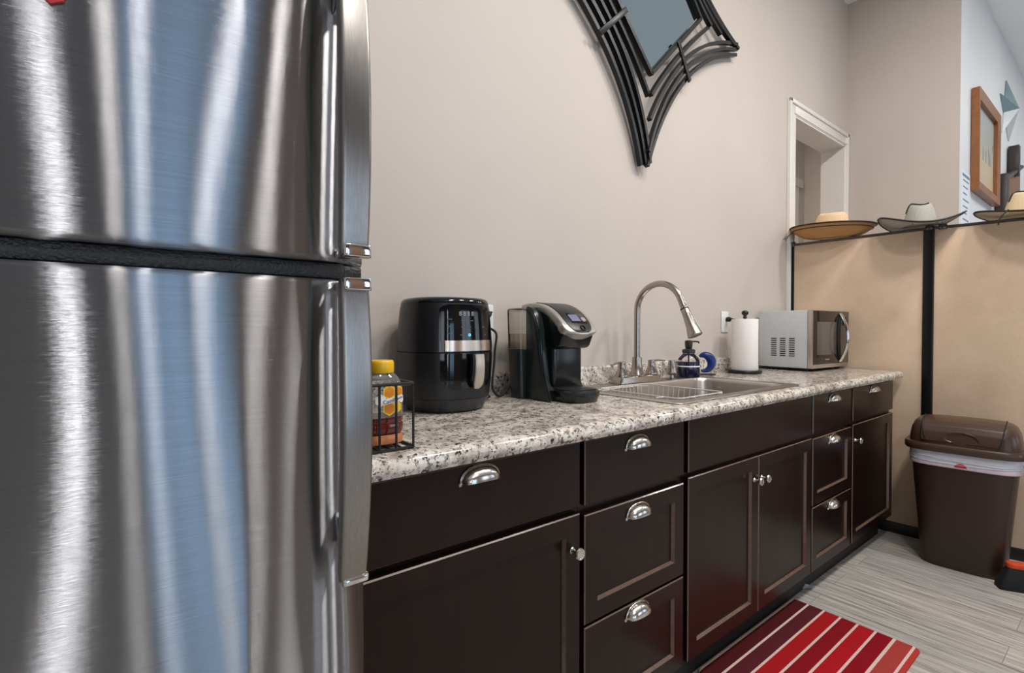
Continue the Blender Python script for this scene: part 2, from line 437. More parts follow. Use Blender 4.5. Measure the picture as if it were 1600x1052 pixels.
# hall seen through the opening
struct(B().box((2.6, 1.9, 0), (7.2, 2.0, CZ)), 'wall_hall', 'paint')
struct(B().box((7.0, .74, 0), (7.1, 1.9, CZ)).box((2.5, .74, 0), (2.6, 1.9, CZ)), 'wall_hall_end', 'paint')
def casing():
    b = B(); w = .095; y0 = .6
    def strip(lo, hi, z0, z1):
        pass
    for x0, x1, z0, z1 in ((OX0-w, OX0, 0, OZ1+w), (OX1, OX1+w-.04, 0, OZ1+w), (OX0, OX1, OZ1, OZ1+w)):
        b.box((x0, y0-.014, z0), (x1, y0, z1), .003)
    # raised outer bead and inner bead
    b.box((OX0-w, y0-.024, 0), (OX0-w+.028, y0-.01, OZ1+w), .005)
    b.box((OX1+w-.068, y0-.024, 0), (OX1+w-.04, y0-.01, OZ1+w), .005)
    b.box((OX0-w, y0-.024, OZ1+w-.028), (OX1+w-.04, y0-.01, OZ1+w), .005)
    b.box((OX0-.02, y0-.019, 0), (OX0-.006, y0-.01, OZ1), .003); b.box((OX1+.006, y0-.019, 0), (OX1+.02, y0-.01, OZ1), .003)
    b.box((OX0-.02, y0-.019, OZ1+.006), (OX1+.02, y0-.01, OZ1+.02), .003)
    # lining of the reveal
    b.box((OX0-.001, y0-.01, 0), (OX0+.012, .755, OZ1)); b.box((OX1-.012, y0-.01, 0), (OX1+.001, .755, OZ1)); b.box((OX0, y0-.01, OZ1-.012), (OX1, .755, OZ1+.001))
    return b
struct(casing(), 'trim_1', 'trimw')
b = B(); b.box((5.75, 1.87, 0), (5.87, 1.9, 2.98), .004); b.box((5.87, 1.885, 0), (6.8, 1.9, 2.98)); b.box((5.75, 1.87, 2.98), (6.9, 1.9, 3.09), .004)
struct(b, 'trim_2', 'trimw')
struct(B().box((3.43, .578, 0), (OX0-.1, .6, .1), .003), 'baseboard_back', 'black_base')
struct(B().box((4.478, -.075, 0), (4.5, .58, .1), .003), 'baseboard_right', 'black_base')

# wall opposite: two windows read from door reflections, three wide ones added as fill
WINS = [(-2.75, -1.35, .5, 2.6), (-.53, -.375, .15, 2.75), (.02, .95, .1, 2.2), (2.6, 4.2, .7, 2.6), (5.2, 7.0, .6, 2.7)]
b = B(); xs = XL
for x0, x1, z0, z1 in WINS:
    b.box((xs, YF-.14, 0), (x0, YF, CZ)); b.box((x0, YF-.14, 0), (x1, YF, z0)); b.box((x0, YF-.14, z1), (x1, YF, CZ)); xs = x1
b.box((xs, YF-.14, 0), (XR, YF, CZ))
struct(b, 'wall_front', 'slate_wall')
struct(B().box((1.0, YF, 0), (2.45, YF+.03, CZ)), 'wall_front_panel', 'brown_wall')
for i, (x0, x1, z0, z1) in enumerate(WINS):
    b = B(); f = .05
    b.box((x0, YF-.08, z0), (x0+f, YF+.02, z1)); b.box((x1-f, YF-.08, z0), (x1, YF+.02, z1)); b.box((x0, YF-.08, z0), (x1, YF+.02, z0+f)); b.box((x0, YF-.08, z1-f), (x1, YF+.02, z1))
    if i == 2: b.box((.295, YF-.05, z0), (.315, YF, z1)); b.box((.60, YF-.05, z0), (.66, YF, z1))
    if i in (0, 3, 4): b.box(((x0+x1)/2-.02, YF-.07, z0), ((x0+x1)/2+.02, YF, z1))
    struct(b, 'window_%d' % (i+1), 'trimw' if i != 2 else 'dark_cab')

# ------------------------------------------------------------------ light
def area(name, loc, rot, sx, sy, power, col=(1, 1, 1), shape='RECTANGLE', spread=None):
    l = bpy.data.lights.new(name, 'AREA'); l.shape = shape; l.size = sx; l.size_y = sy; l.energy = power; l.color = col
    if spread: l.spread = spread
    o = bpy.data.objects.new(name, l); COL.objects.link(o); o.location = loc; o.rotation_euler = rot; return o
cols = [(.86, .93, 1), (1, 1, 1), (.36, .66, 1), (.9, .95, 1), (.9, .95, 1)]
pws = [17, 10, 15, 14, 15]
for (x0, x1, z0, z1), c, p in zip(WINS, cols, pws):
    area('window_and_fill_light', ((x0+x1)/2, YF-.06, (z0+z1)/2), (PI/2, 0, 0), x1-x0-.1, z1-z0-.1, p, c)  # area light in each window; those in the wide windows are added fill
LAMPS = [(-.036, -2.6), (.15, -2.6), (.55, -2.6), (.90, -2.6), (1.08, -1.15), (2.1, -1.15), (3.1, -1.2), (5.6, -1.6), (7.2, -1.6)]  # last two are unseen, added to brighten the white wall
for i, (x, y) in enumerate(LAMPS):
    sz = .025 if i < 4 else .38
    area('ceiling_and_fill_lamp', (x, y, CZ-.01), (0, 0, 0), sz, sz, (6, 5, 7, 8)[i] if i < 4 else (27, 29, 36, 20, 20)[i-4], (1, .955, .905), 'DISK')
area('ceiling_and_fill_lamp', (4.6, 1.3, CZ-.01), (0, 0, 0), .3, .3, 36, (1, .92, .82), 'DISK')  # unseen lamp added to brighten the hall behind the opening
w = bpy.data.worlds.new('sky'); SC.world = w; w.use_nodes = True
wn = w.node_tree.nodes; bg = wn['Background']; bg.inputs[0].default_value = (.55, .72, 1, 1); bg.inputs[1].default_value = .8

# ------------------------------------------------------------------ refrigerator
fr = thing('refrigerator', 'brushed stainless steel top-freezer refrigerator at the end of the counter', 'refrigerator', (0, 0, 0))
FX0, FX1 = -.50, .272
b = B(); b.box((FX0, -.135, .02), (FX1-.006, .52, 1.70), .006)
b.build('case', 'fridge_side', fr)
b = B(); b.box((FX0+.02, -.12, 0), (FX1-.03, .48, .05)); b.build('plinth', 'black_matte', fr)
XC = -.11
def face_y(x):
    """front of the door: nearly flat, the right edge rolls back"""
    y = -.236 + .003*((x-XC)/.38)**2
    k = max(0.0, (x-.176)/.096); y += .044*k**2.2
    kl = max(0.0, (-.42-x)/.08); y += .042*kl**2.4
    return y
def warp(x, z):
    e = max(0, min(1, (.19-x)/.08))
    return e*(.00070*math.sin(2.2*z*PI+1.0+2*x) + .00042*math.sin(9*x+5.2*z*PI*.55+.4) + .0003*math.sin(31*x+3.1*z+.5) + .00035*math.sin(14*x-7*z) + (.05*(x+.05)*(z-1.244) if z < 1.244 else 0))
def door(z0, z1, name):
    nx, nz = 110, 60
    def fn(u, v):
        x = FX0 + (FX1-FX0)*u; z = z0+(z1-z0)*v
        lip = min(v, 1-v)*(z1-z0); ins = 0.0
        if lip < .006: ins = .005*(1-lip/.006)**2
        return (x, face_y(x)+warp(x, z)+ins, z)
    zs = [0, .002, .004, .007] + [.007+(z1-z0-.014)*k/nz for k in range(1, nz)] + [z1-z0-.007, z1-z0-.004, z1-z0-.002, z1-z0]
    t = bmesh.new(); V = []
    for i in range(nx+1):
        V.append([t.verts.new(fn(i/nx, zz/(z1-z0))) for zz in zs])
    for i in range(nx):
        for j in range(len(zs)-1): t.faces.new((V[i][j], V[i+1][j], V[i+1][j+1], V[i][j+1]))
    # sides and back
    yb = -.145
    bk = [[t.verts.new((V[i][j].co.x, yb, V[i][j].co.z)) for j in (0, len(zs)-1)] for i in range(nx+1)]
    for i in range(nx):
        t.faces.new((V[i+1][0], V[i][0], bk[i][0], bk[i+1][0])); t.faces.new((V[i][-1], V[i+1][-1], bk[i+1][1], bk[i][1]))
        t.faces.new((bk[i][0], bk[i][1], bk[i+1][1], bk[i+1][0]))
    for i in (0, nx):
        f = [V[i][j] for j in range(len(zs))] + [bk[i][1], bk[i][0]]
        t.faces.new(f if i else f[::-1])
    bmesh.ops.recalc_face_normals(t, faces=t.faces)
    b = B(); b._add(t); return b.build(name, 'steel_door', fr, 35)
d1 = door(1.268, 1.70, 'freezer_door')
d2 = door(.06, 1.244, 'fridge_door')
b = B(); b.box((FX0+.01, -.222, 1.2455), (.236, -.146, 1.2665), .004); b.box((.12, -.216, 1.247), (.262, -.15, 1.265), .004)
b.build('gasket', 'gasket', fr)
def handle(z0, z1, parent, mount_z, flip):
    """tall bowed bar whose outer face is flat"""
    n = 40; secs = []
    for i in range(n+1):
        v = i/n; z = z0+(z1-z0)*v
        s = v if flip else 1-v                 # 0 at the end next to the gap between the doors
        bow = math.sin(PI*min(1, .10+.9*s))**.8
        y = -.243 - .022 - .016*bow
        x = .2285 - .001*s
        hw = .0172 + .0018*bow; ht = .008+.002*bow
        if i in (0, n): hw *= .93; ht *= .8
        secs.append([(x+px, y+py, z) for px, py in rrect(hw, ht, .0055, 4)])
    h = B().loft(secs).build('handle', 'steel_handle', parent)
    zc = z0 if flip else z1
    b = B(); zz = (zc, zc+.014) if flip else (zc-.014, zc)
    bow = math.sin(PI*.10)**.8
    b.prism(rrect(.0185, .0108, .006, 4, .2315, -.266-.016*bow), zz[0]-.001 if flip else zz[0], zz[1] if flip else zz[1]+.001, 'z', .0012)
    b.box((.222, -.262, zz[0]+.001), (.243, -.214, zz[1]-.001), .003)
    b.build('end_cap', 'chrome', h)
    ze = z1 if flip else z0
    bow = math.sin(PI)**.8
    b = B(); b.prism(rrect(.0175, .0098, .006, 4, .2305, -.2655), ze-.004, ze+.003, 'z', .001); b.build('end_cap', 'chrome', h); b = B()
    a, c = mount_z
    b.prism([(-.262, a), (-.262, c), (-.225, c+.012), (-.225, a+.012)] if not flip else [(-.262, a), (-.262, c), (-.225, c-.012), (-.225, a-.012)], .219, .242, 'x', .003)
    b.build('mount', 'chrome', h)
handle(1.270, 1.66, d1, (1.60, 1.63), True)
handle(.862, 1.2415, d2, (.885, .925), False)
b = B(); b.prism([(-.051, 1.4875), (-.0415, 1.4935), (-.036, 1.520), (-.060, 1.530), (-.0615, 1.498)], -.2415, -.2375, 'y', .001)
tag(b.build('magnet', 'red'), 'small red magnet stuck high on the freezer door', 'magnet')

# ------------------------------------------------------------------ base cabinets and worktop
DT = .71
def shaker(x0, x1, z0, z1, st=.05, rail=.05, toprail=None):
    """framed front with a recessed panel whose inner edge is chamfered"""
    tr = toprail or rail
    t = bmesh.new(); y0, y1, yr = 0.0, .02, .010; ch = .0048
    def ring(a, c, d, e, y): return [t.verts.new((a, y, d)), t.verts.new((c, y, d)), t.verts.new((c, y, e)), t.verts.new((a, y, e))]
    e = .0028
    rings = [ring(x0, x1, z0, z1, y1), ring(x0, x1, z0, z1, y0+e), ring(x0+e, x1-e, z0+e, z1-e, y0), ring(x0+st, x1-st, z0+rail, z1-tr, y0),
             ring(x0+st+ch, x1-st-ch, z0+rail+ch, z1-tr-ch, yr)]
    for a, c in zip(rings[:-1], rings[1:]):
        for i in range(4):
            f_ = t.faces.new((a[i], a[(i+1) % 4], c[(i+1) % 4], c[i]))
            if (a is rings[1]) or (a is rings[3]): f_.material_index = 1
    t.faces.new(rings[-1]); t.faces.new(rings[0][::-1])
    bmesh.ops.recalc_face_normals(t, faces=t.faces)
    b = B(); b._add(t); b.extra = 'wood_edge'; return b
def slab(x0, x1, z0, z1):
    e = .0028; t = bmesh.new()
    def ring(d, y): return [t.verts.new((x0+d, y, z0+d)), t.verts.new((x1-d, y, z0+d)), t.verts.new((x1-d, y, z1-d)), t.verts.new((x0+d, y, z1-d))]
    rings = [ring(0, .02), ring(0, e), ring(e, 0)]
    for a, c in zip(rings[:-1], rings[1:]):
        for i in range(4):
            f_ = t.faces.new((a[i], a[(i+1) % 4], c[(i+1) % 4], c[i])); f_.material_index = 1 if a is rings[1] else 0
    t.faces.new(rings[-1]); t.faces.new(rings[0][::-1])
    bmesh.ops.recalc_face_normals(t, faces=t.faces)
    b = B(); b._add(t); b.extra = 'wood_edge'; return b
def pull(parent, x, z, k=1.0):
    b = B(); n = 18; m = 8; w = .049*k; h = .034*k; d = .026
    # cup: quarter dome, open below
    def fn(u, v):
        a = PI*u; e = PI/2*v
        return (x - w*math.cos(a)*math.cos(e*.0)*(1 if True else 0)*math.cos(e)**.55, -d*math.sin(e)**.8*math.sin(a)**.6 - .001, z - .016 + h*math.sin(a)**.85*math.cos(e)**.9)
    def dome(u, v):
        a = PI*u                       # along the arc, left to right
        e = v                          # 0 at the back plate, 1 at the front lip
        r = math.cos(e*PI/2*.92)
        return (x - w*math.cos(a)*(1-.10*e), -.002 - d*math.sin(e*PI/2)*(math.sin(a)**.5), z-.016 + h*math.sin(a)**.8*(r*.98+.02))
    b.grid(dome, n, m, .0016)
    rim = [(x - (w+.002)*math.cos(PI*i/24), -.002, z-.016+(h+.002)*math.sin(PI*i/24)**.8) for i in range(25)]
    b.tube(rim, .0022, 6)
    for sx in (-1, 1): b.lathe([(0, 0), (.005, 0), (.004, .003), (0, .004)], 10, T(x+sx*(w+.001), 0, z-.016) @ RX(PI/2))
    return b.build('pull', 'pull', parent, 60)
def knob(parent, x, z):
    b = B(); b.lathe([(0, 0), (.009, 0), (.006, .004), (.0048, .014), (.0055, .018), (.0145, .022), (.0155, .026), (.0135, .030), (.0105, .0305), (.009, .029), (0, .029)], 24, T(x, 0, z) @ RX(PI/2))
    return b.build('knob', 'pull', parent)
def carcass(x0, x1, parent):
    b = B(); w = .016
    b.box((x0, .0205, .11), (x0+w, .578, .9)); b.box((x1-w, .0205, .11), (x1, .578, .9)); b.box((x0+w, .0205, .11), (x1-w, .578, .126)); b.box((x0+w, .57, .126), (x1-w, .578, .9))
    b.box((x0+w, .0205, .126), (x0+.045, .036, .9)); b.box((x1-.045, .0205, .126), (x1-w, .036, .9)); b.box((x0+.045, .0205, .862), (x1-.045, .036, .9)); b.box((x0+.045, .0205, .69), (x1-.045, .036, .745)); b.box((x0+.045, .0205, .126), (x1-.045, .036, .15))
    b.box((x0+.045, .0205, .38), (x1-.045, .03, .43))
    b.build('carcass', 'wood', parent)
    b = B(); b.box((x0, .066, 0), (x1, .5, .1095)); b.build('toe_kick', 'kick', parent)
G = 'base cabinets under the worktop'
def cab(name, label, x0, x1): 
    c = thing(name, label, 'cabinet', (0, 0, 0), 0, G); carcass(x0, x1, c); return c
TZ0, TZ1 = .728, .892
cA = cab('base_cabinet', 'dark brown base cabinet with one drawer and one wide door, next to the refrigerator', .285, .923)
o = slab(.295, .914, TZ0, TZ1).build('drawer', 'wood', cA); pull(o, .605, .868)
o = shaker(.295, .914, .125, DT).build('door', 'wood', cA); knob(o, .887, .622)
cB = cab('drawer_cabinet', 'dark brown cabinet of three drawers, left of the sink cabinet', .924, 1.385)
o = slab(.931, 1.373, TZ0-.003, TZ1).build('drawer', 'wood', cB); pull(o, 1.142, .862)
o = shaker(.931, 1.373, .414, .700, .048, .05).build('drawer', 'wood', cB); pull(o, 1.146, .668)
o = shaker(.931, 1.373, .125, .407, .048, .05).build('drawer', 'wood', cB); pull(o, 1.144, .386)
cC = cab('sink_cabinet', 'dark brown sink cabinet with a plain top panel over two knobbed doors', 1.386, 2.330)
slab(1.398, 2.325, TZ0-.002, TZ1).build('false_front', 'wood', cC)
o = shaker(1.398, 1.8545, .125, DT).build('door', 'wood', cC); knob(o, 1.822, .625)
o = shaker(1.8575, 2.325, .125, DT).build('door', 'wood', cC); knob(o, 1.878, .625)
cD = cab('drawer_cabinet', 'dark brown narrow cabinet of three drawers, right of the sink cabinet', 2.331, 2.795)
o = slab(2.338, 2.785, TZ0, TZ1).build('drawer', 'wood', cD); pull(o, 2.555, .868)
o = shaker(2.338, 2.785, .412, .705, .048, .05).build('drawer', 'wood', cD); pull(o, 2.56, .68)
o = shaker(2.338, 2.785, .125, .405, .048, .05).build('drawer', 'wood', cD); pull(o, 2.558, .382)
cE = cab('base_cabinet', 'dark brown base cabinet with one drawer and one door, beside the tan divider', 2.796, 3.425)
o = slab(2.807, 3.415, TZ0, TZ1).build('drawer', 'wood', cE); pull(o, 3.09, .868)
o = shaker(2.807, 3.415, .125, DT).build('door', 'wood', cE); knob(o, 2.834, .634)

WT = .94
SX0, SX1, SY0, SY1 = 1.375, 2.262, .018, .552        # sink rim
ct = thing('countertop', 'speckled granite-look countertop with a rolled front edge over the dark cabinets', 'countertop', (0, 0, 0))
def edge_profile(yb):
    pts = [(yb, WT), (.0, WT)]
    for k in range(1, 9):
        a = PI/2 + k/8*PI*.62
        pts.append((-.010+.022*math.cos(a), WT-.022+.022*math.sin(a)))
    pts += [(-.029, WT-.032), (-.026, .9015), (-.012, .9015), (-.006, .905), (yb, .905)]
    return pts
b = B()
b.prism(edge_profile(.5785), .285, SX0+.02, 'x'); b.prism(edge_profile(SY0+.02), SX0+.02, SX1-.02, 'x'); b.prism(edge_profile(.5785), SX1-.02, 3.476, 'x')
b.box((SX0+.02, SY1-.02, .905), (SX1-.02, .5785, WT))
b.build('worktop', 'granite', ct, 50)
bs = [(.5785, WT-.001), (.5785, 1.008), (.5805, 1.016), (.586, 1.0205), (.5995, 1.0205), (.5995, WT-.001)]
B().prism(bs, .285, 3.476, 'x').build('backsplash', 'granite', ct, 60)

# ------------------------------------------------------------------ sink, faucet and what stands there
sk = thing('kitchen_sink', 'drop-in stainless steel sink set in the countertop', 'sink', (0, 0, 0))
def ring3(hx, hy, r, cx, cy, z): return [(x, y, z) for x, y in rrect(hx, hy, r, 6, cx, cy)]
cx, cy = (SX0+SX1)/2, (SY0+SY1)/2; hx, hy = (SX1-SX0)/2, (SY1-SY0)/2
BX0, BX1, BY0, BY1 = 1.425, 2.212, .062, .452
bx, by, bhx, bhy = (BX0+BX1)/2, (BY0+BY1)/2, (BX1-BX0)/2, (BY1-BY0)/2
secs = [ring3(hx-.004, hy-.004, .02, cx, cy, WT+.0002), ring3(hx, hy, .022, cx, cy, WT+.002), ring3(hx-.003, hy-.003, .022, cx, cy, WT+.0055), ring3(hx-.01, hy-.01, .02, cx, cy, WT+.0065), ring3(hx-.018, hy-.018, .02, cx, cy, WT+.005),
        ring3(bhx+.004, bhy+.004, .06, bx, by, WT+.005), ring3(bhx, bhy, .06, bx, by, WT+.001), ring3(bhx-.004, bhy-.004, .06, bx, by, WT-.012), ring3(bhx-.012, bhy-.012, .07, bx, by, .80), ring3(bhx-.05, bhy-.05, .06, bx, by, .775), ring3(.06, .05, .04, bx, by, .772)]
B().loft(secs[:6], cap=False).build('rim', 'steel_sink', sk, 50)
B().loft(secs[5:], cap=False).build('basin', 'steel_sink', sk, 50)
B().lathe([(.058, .7725), (.056, .7765), (.045, .774), (.0, .7735)], 24, T(bx, by, 0), cap=False).build('drain', 'chrome', sk)
ZR = WT+.005
fa = thing('kitchen_faucet', 'brushed nickel gooseneck pull-down faucet with two lever handles behind the sink', 'faucet', (1.782, .50, ZR+.0008))
b = B(); b.loft([[(x, y, z) for x, y in rrect(hx_, hy_, .012, 5)] for hx_, hy_, z in ((.140, .032, 0), (.140, .032, .006), (.134, .028, .027), (.130, .024, .030))])
b.build('deck_plate', 'nickel', fa)
B().lathe([(.036, .030), (.035, .036), (.026, .05), (.022, .085), (.021, .108), (.0175, .110), (.0175, .104)], 28, cap=False).build('spout_base', 'nickel', fa)
path = [(0, 0, .10), (0, 0, .2), (0, 0, .29)]
R = .112
for k in range(1, 17):
    a = PI*k/16*.87
    path.append((0, -R+R*math.cos(a), .312+R*math.sin(a)))
path.append((0, path[-1][1]-.018, path[-1][2]-.040))
B().tube(bez(path, 70), .0135, 18).build('spout', 'nickel', fa)
e = Vector(path[-1]); dv = (Vector(path[-1])-Vector(path[-2])).normalized()
q = dv.to_track_quat('Z', 'Y').to_matrix().to_4x4()
hd = B().lathe([(.0135, -.006), (.0152, -.004), (.0152, .004), (.0165, .006), (.0172, .03), (.0205, .075), (.0275, .108), (.0295, .118), (.027, .121), (0, .119)], 28, T(*e) @ q)
hd = hd.build('spray_head', 'nickel', fa)
B().lathe([(.0168, 0), (.0168, .003), (.0150, .003), (.0150, 0)], 24, T(*e) @ q, cap=False, closed=True).build('collar', 'black_matte', hd)
sv = Vector((.6, -.8, 0)); sv = (sv-dv*sv.dot(dv)).normalized()
B().tube([e+dv*.055+sv*.0175, e+dv*.075+sv*.0205, e+dv*.095+sv*.025], .0065, 8).build('button', 'silver', hd)
for sx, lz in ((-1, 0), (1, 0)):
    xo = sx*.103
    h = B().lathe([(.029, .029), (.0295, .034), (.028, .040), (.019, .060), (.0155, .083), (.0165, .088), (.0155, .093), (0, .095)], 24, T(xo, 0, 0)).build('handle', 'nickel', fa)
    if sx < 0: pts = [(xo+.01, 0, .090), (xo-.03, -.004, .091), (xo-.06, -.010, .087), (xo-.082, -.014, .082)]
    else: pts = [(xo-.01, 0, .090), (xo+.03, -.002, .092), (xo+.06, -.004, .091), (xo+.088, -.006, .088)]
    B().tube(bez(pts, 18), [.0085]*6+[.0075]*6+[.006]*7, 10, flat=(1.2, .55)).build('lever', 'nickel', h)
sd = thing('soap_dispenser', 'small brushed nickel conical dispenser set in the sink deck', 'soap dispenser', (2.02, .487, ZR))
B().lathe([(.025, 0), (.025, .004), (.012, .007), (.010, .02), (.0245, .026), (.0255, .032), (.020, .055), (.015, .082), (.0145, .088), (0, .089)], 28).build('body', 'nickel', sd)
B().tube([(.0, 0, .084), (.03, -.012, .0855), (.052, -.02, .083)], [.0055, .005, .004], 10).build('nozzle', 'nickel', sd)

wb = thing('wire_basket', 'white wire dish basket hanging inside the sink', 'basket', (0, 0, 0))
KX0, KX1, KY0, KY1 = 1.462, 1.755, .078, .440
b = B(); zt, zb = WT+.006, WT-.075
rim = [(x, y, zt) for x, y in rrect((KX1-KX0)/2, (KY1-KY0)/2, .03, 5, (KX0+KX1)/2, (KY0+KY1)/2)]
b.tube(rim, .0026, 8, closed=True)
rimb = [(x, y, zb) for x, y in rrect((KX1-KX0)/2-.012, (KY1-KY0)/2-.012, .03, 5, (KX0+KX1)/2, (KY0+KY1)/2)]
b.tube(rimb, .0022, 8, closed=True); b.build('rim', 'wire_w', wb)
b = B(); n = 15
for i in range(1, n):
    y = KY0 + (KY1-KY0)*i/n
    b.tube([(KX0, y, zt), (KX0+.012, y, zb), (KX1-.012, y, zb), (KX1, y, zt)], .0016, 6)
for i in range(1, 12):
    x = KX0+(KX1-KX0)*i/12
    b.tube([(x, KY0, zt), (x, KY0+.012, zb), (x, KY1-.012, zb), (x, KY1, zt)], .0016, 6)
b.build('wires', 'wire_w', wb)
for a_, c_ in (((BX0-.006, KY0+.06), (KX0, KY0+.06)), ((BX0-.006, KY1-.06), (KX0, KY1-.06)), ((KX0+.06, BY0-.006), (KX0+.06, KY0)), ((KX1-.06, BY0-.006), (KX1-.06, KY0))):
    B().tube([(*a_, WT+.0075), (*c_, zt)], .0022, 6).build('hook', 'wire_w', wb)

sp = thing('soap_bottle', 'clear pump bottle of dark blue dish soap behind the sink', 'bottle', (2.188, .505, ZR))
B().lathe([(.050, 0), (.052, .006), (.052, .075), (.047, .092), (.032, .108), (.027, .113), (.027, .122)], 32, cap=False).build('bottle', 'clear', sp)
B().lathe([(0, .003), (.048, .004), (.0505, .008), (.0505, .074), (.049, .076), (0, .076)], 32).build('soap', 'blue', sp)
B().lathe([(.0525, .050), (.0535, .051), (.0535, .055), (.0525, .056)], 32, cap=False, closed=True).build('band', 'plate', sp)
pm = B(); pm.lathe([(.029, .116), (.031, .118), (.031, .132), (.028, .135), (.014, .138), (.0165, .141), (.0185, .158), (.0185, .176), (.012, .180), (0, .180)], 24)
pm = pm.build('pump', 'bronze', sp)
B().tube([(.008, -.004, .172), (.03, -.016, .1735), (.045, -.024, .172), (.049, -.026, .165)], .0042, 8).build('nozzle', 'bronze', pm)
B().tube([(0, 0, .03), (0, 0, .12)], .004, 8).build('tube', 'bronze', sp)

sc = thing('scrubber_holder', 'round clear holder with a curved blue scrubber, right of the blue soap bottle', 'scrubber', (2.335, .515, ZR))
face = RZ(-.75)
B().lathe([(.060, 0), (.060, .018), (.057, .018), (.057, 0)], 36, T(0, 0, .062) @ face @ RX(PI/2), cap=False, closed=True).build('holder', 'hazy', sc)
arc = []
for k in range(21):
    a = math.radians(125-235*k/20); arc.append((.038*math.cos(a), -.009, .062+.040*math.sin(a)))
B().tube(arc, [.006+.017*math.sin(PI*min(1, (k/20)**.8)) for k in range(21)], 12, flat=(.85, .95), mat=face).build('scrubber', 'bluep', sc)
B().prism(rrect(.058, .026, .012, 5), 0, .008, 'z', .002, mat=face).build('base', 'bronze', sc)

ph = thing('paper_towel_holder', 'black upright paper towel holder with a round finial', 'paper towel holder', (2.665, .468, WT+.0006))
B().lathe([(0, 0), (.083, 0), (.086, .004), (.086, .013), (.083, .017), (0, .017)], 40).build('base', 'black_metal', ph)
B().tube([(0, 0, .015), (0, 0, .30)], .006, 12).build('rod', 'black_metal', ph)
B().lathe([(.009, .297), (.011, .302), (.008, .307), (.009, .312), (.0165, .319), (.018, .327), (.0145, .335), (.008, .339), (0, .340)], 24).build('finial', 'black_metal', ph)
pr_ = B().lathe([(.020, .0175), (.066, .0175), (.0672, .02), (.0672, .290), (.066, .2925), (.020, .2925)], 48, T(2.665, .468, WT+.0006), cap=False, closed=True)
tag(pr_.build('paper_towel_roll', 'paper'), 'white roll of paper towels on the black upright holder', 'paper towels')

# ------------------------------------------------------------------ microwave
mw = thing('microwave', 'silver microwave with a dark glass door, in the corner by the divider', 'microwave', (3.028, .268, WT+.0006), math.radians(-3.6))
W_, D_, H0, H1 = .446, .31, .016, .345
B().box((.002, .03, H0), (W_, D_, H1), .004).build('case', 'mw_case', mw)
dr = B(); dr.box((0, 0, H0), (W_-.002, .028, H1), .003); dr = dr.build('door', 'mw_steel', mw)
B().box((.030*0+.004, -.0022, H0+.022), (W_-.004, 0.0, H1-.003), .0008).build('glass', 'mw_black', dr)
B().box((.045, -.0034, H0+.075), (.280, -.0021, H1-.065), .0004).build('window', 'mw_win', dr)
pts = [(.330, -.003, H0+.03)] + [(.330, -.005-.042*math.sin(PI*k/14), H0+.03+(H1-H0-.045)*k/14) for k in range(1, 14)] + [(.330, -.003, H1-.015)]
B().tube(pts, .010, 10, flat=(1.5, .75)).build('handle', 'chrome', dr)
lens = [(.332-.052*math.sin(PI*k/20)**.8, H0+.022+(H1-H0-.034)*k/20) for k in range(21)]
inner = [(.336-.018*math.sin(PI*k/20), H0+.022+(H1-H0-.034)*k/20) for k in range(20, -1, -1)]
b = B(); b.prism(lens+inner, -.010, -.0025, 'y', .001); b.build('handle_recess', 'black_matte', dr)
cp = B().box((.365, -.0036, H1-.085), (W_-.015, -.0021, H1-.035), .0006).build('display', 'black_gloss', dr)
B().text('12:00', .018, T(.402, -.0038, H1-.06) @ RX(PI/2), .0002).build('digits', 'icons', cp)
B().box((.145, -.0036, H0+.044), (.195, -.0021, H0+.051), .0004).build('badge', 'silver', dr)
b = B()
for c in range(3):
    for r in range(9): b.box((.0005, .098+.052*c, H0+.065+.0125*r), (.003, .130+.052*c, H0+.0705+.0125*r), .0006)
b.build('vent', 'black_matte', mw)
for x, y in ((.03, .05), (W_-.03, .05), (.03, D_-.04), (W_-.03, D_-.04)):
    B().lathe([(0, 0), (.012, 0), (.014, .004), (.014, H0+.001), (0, H0+.001)], 14, T(x, y, 0)).build('foot', 'black_matte', mw)
B().box((.01, .035, .008), (W_-.01, D_-.01, H0+.002)).build('underside', 'black_matte', mw)

# ------------------------------------------------------------------ air fryer
af = thing('air_fryer', 'black air fryer with touch panel and steel band, standing beside the refrigerator end', 'air fryer', (.772, .432, WT+.0006))
def sec(h, e, z, dy=1.0): return [(x, y, z) for x, y in superell(h*.965, h*.965*dy, 2.35, 72)]
b = B(); b.loft([sec(.104, 2.6, .004), sec(.114, 2.6, .004), sec(.118, 2.7, .012), sec(.128, 2.8, .028), sec(.1325, 2.9, .040)]); b.build('base', 'black_satin', af)
b = B(); b.loft([sec(.133, 2.9, .041), sec(.1385, 3, .09), sec(.1415, 3.0, .15), sec(.1415, 3.0, .1715)]); b.build('basket', 'black_satin', af)
b = B(); b.loft([sec(.1415, 3.0, .1735), sec(.141, 3.0, .2), sec(.138, 3.0, .25), sec(.1335, 3.0, .295), sec(.130, 3, .312)]); b.build('housing', 'black_satin', af)
b = B(); b.loft([sec(.1305, 3, .3125), sec(.130, 3, .318), sec(.124, 3, .326), sec(.112, 3, .3295), sec(.03, 3, .331)]); b.build('top', 'black_gloss', af)
def frontR(z):
    zs = [(.041, .133), (.09, .1385), (.15, .1415), (.1735, .1415), (.2, .141), (.25, .138), (.295, .1335), (.312, .130)]
    for (a, r), (c, q_) in zip(zs[:-1], zs[1:]):
        if z <= c: return r+(q_-r)*(z-a)/(c-a)
    return .13
def fpt(s, z, off):
    """point on the fryer's front: s is x as a share of the half width"""
    h = frontR(z)*.965; x = s*h
    y = -h*(1-abs(s)**2.35)**(1/2.35)
    return (x*(1+off/h*.6), y-off, z)
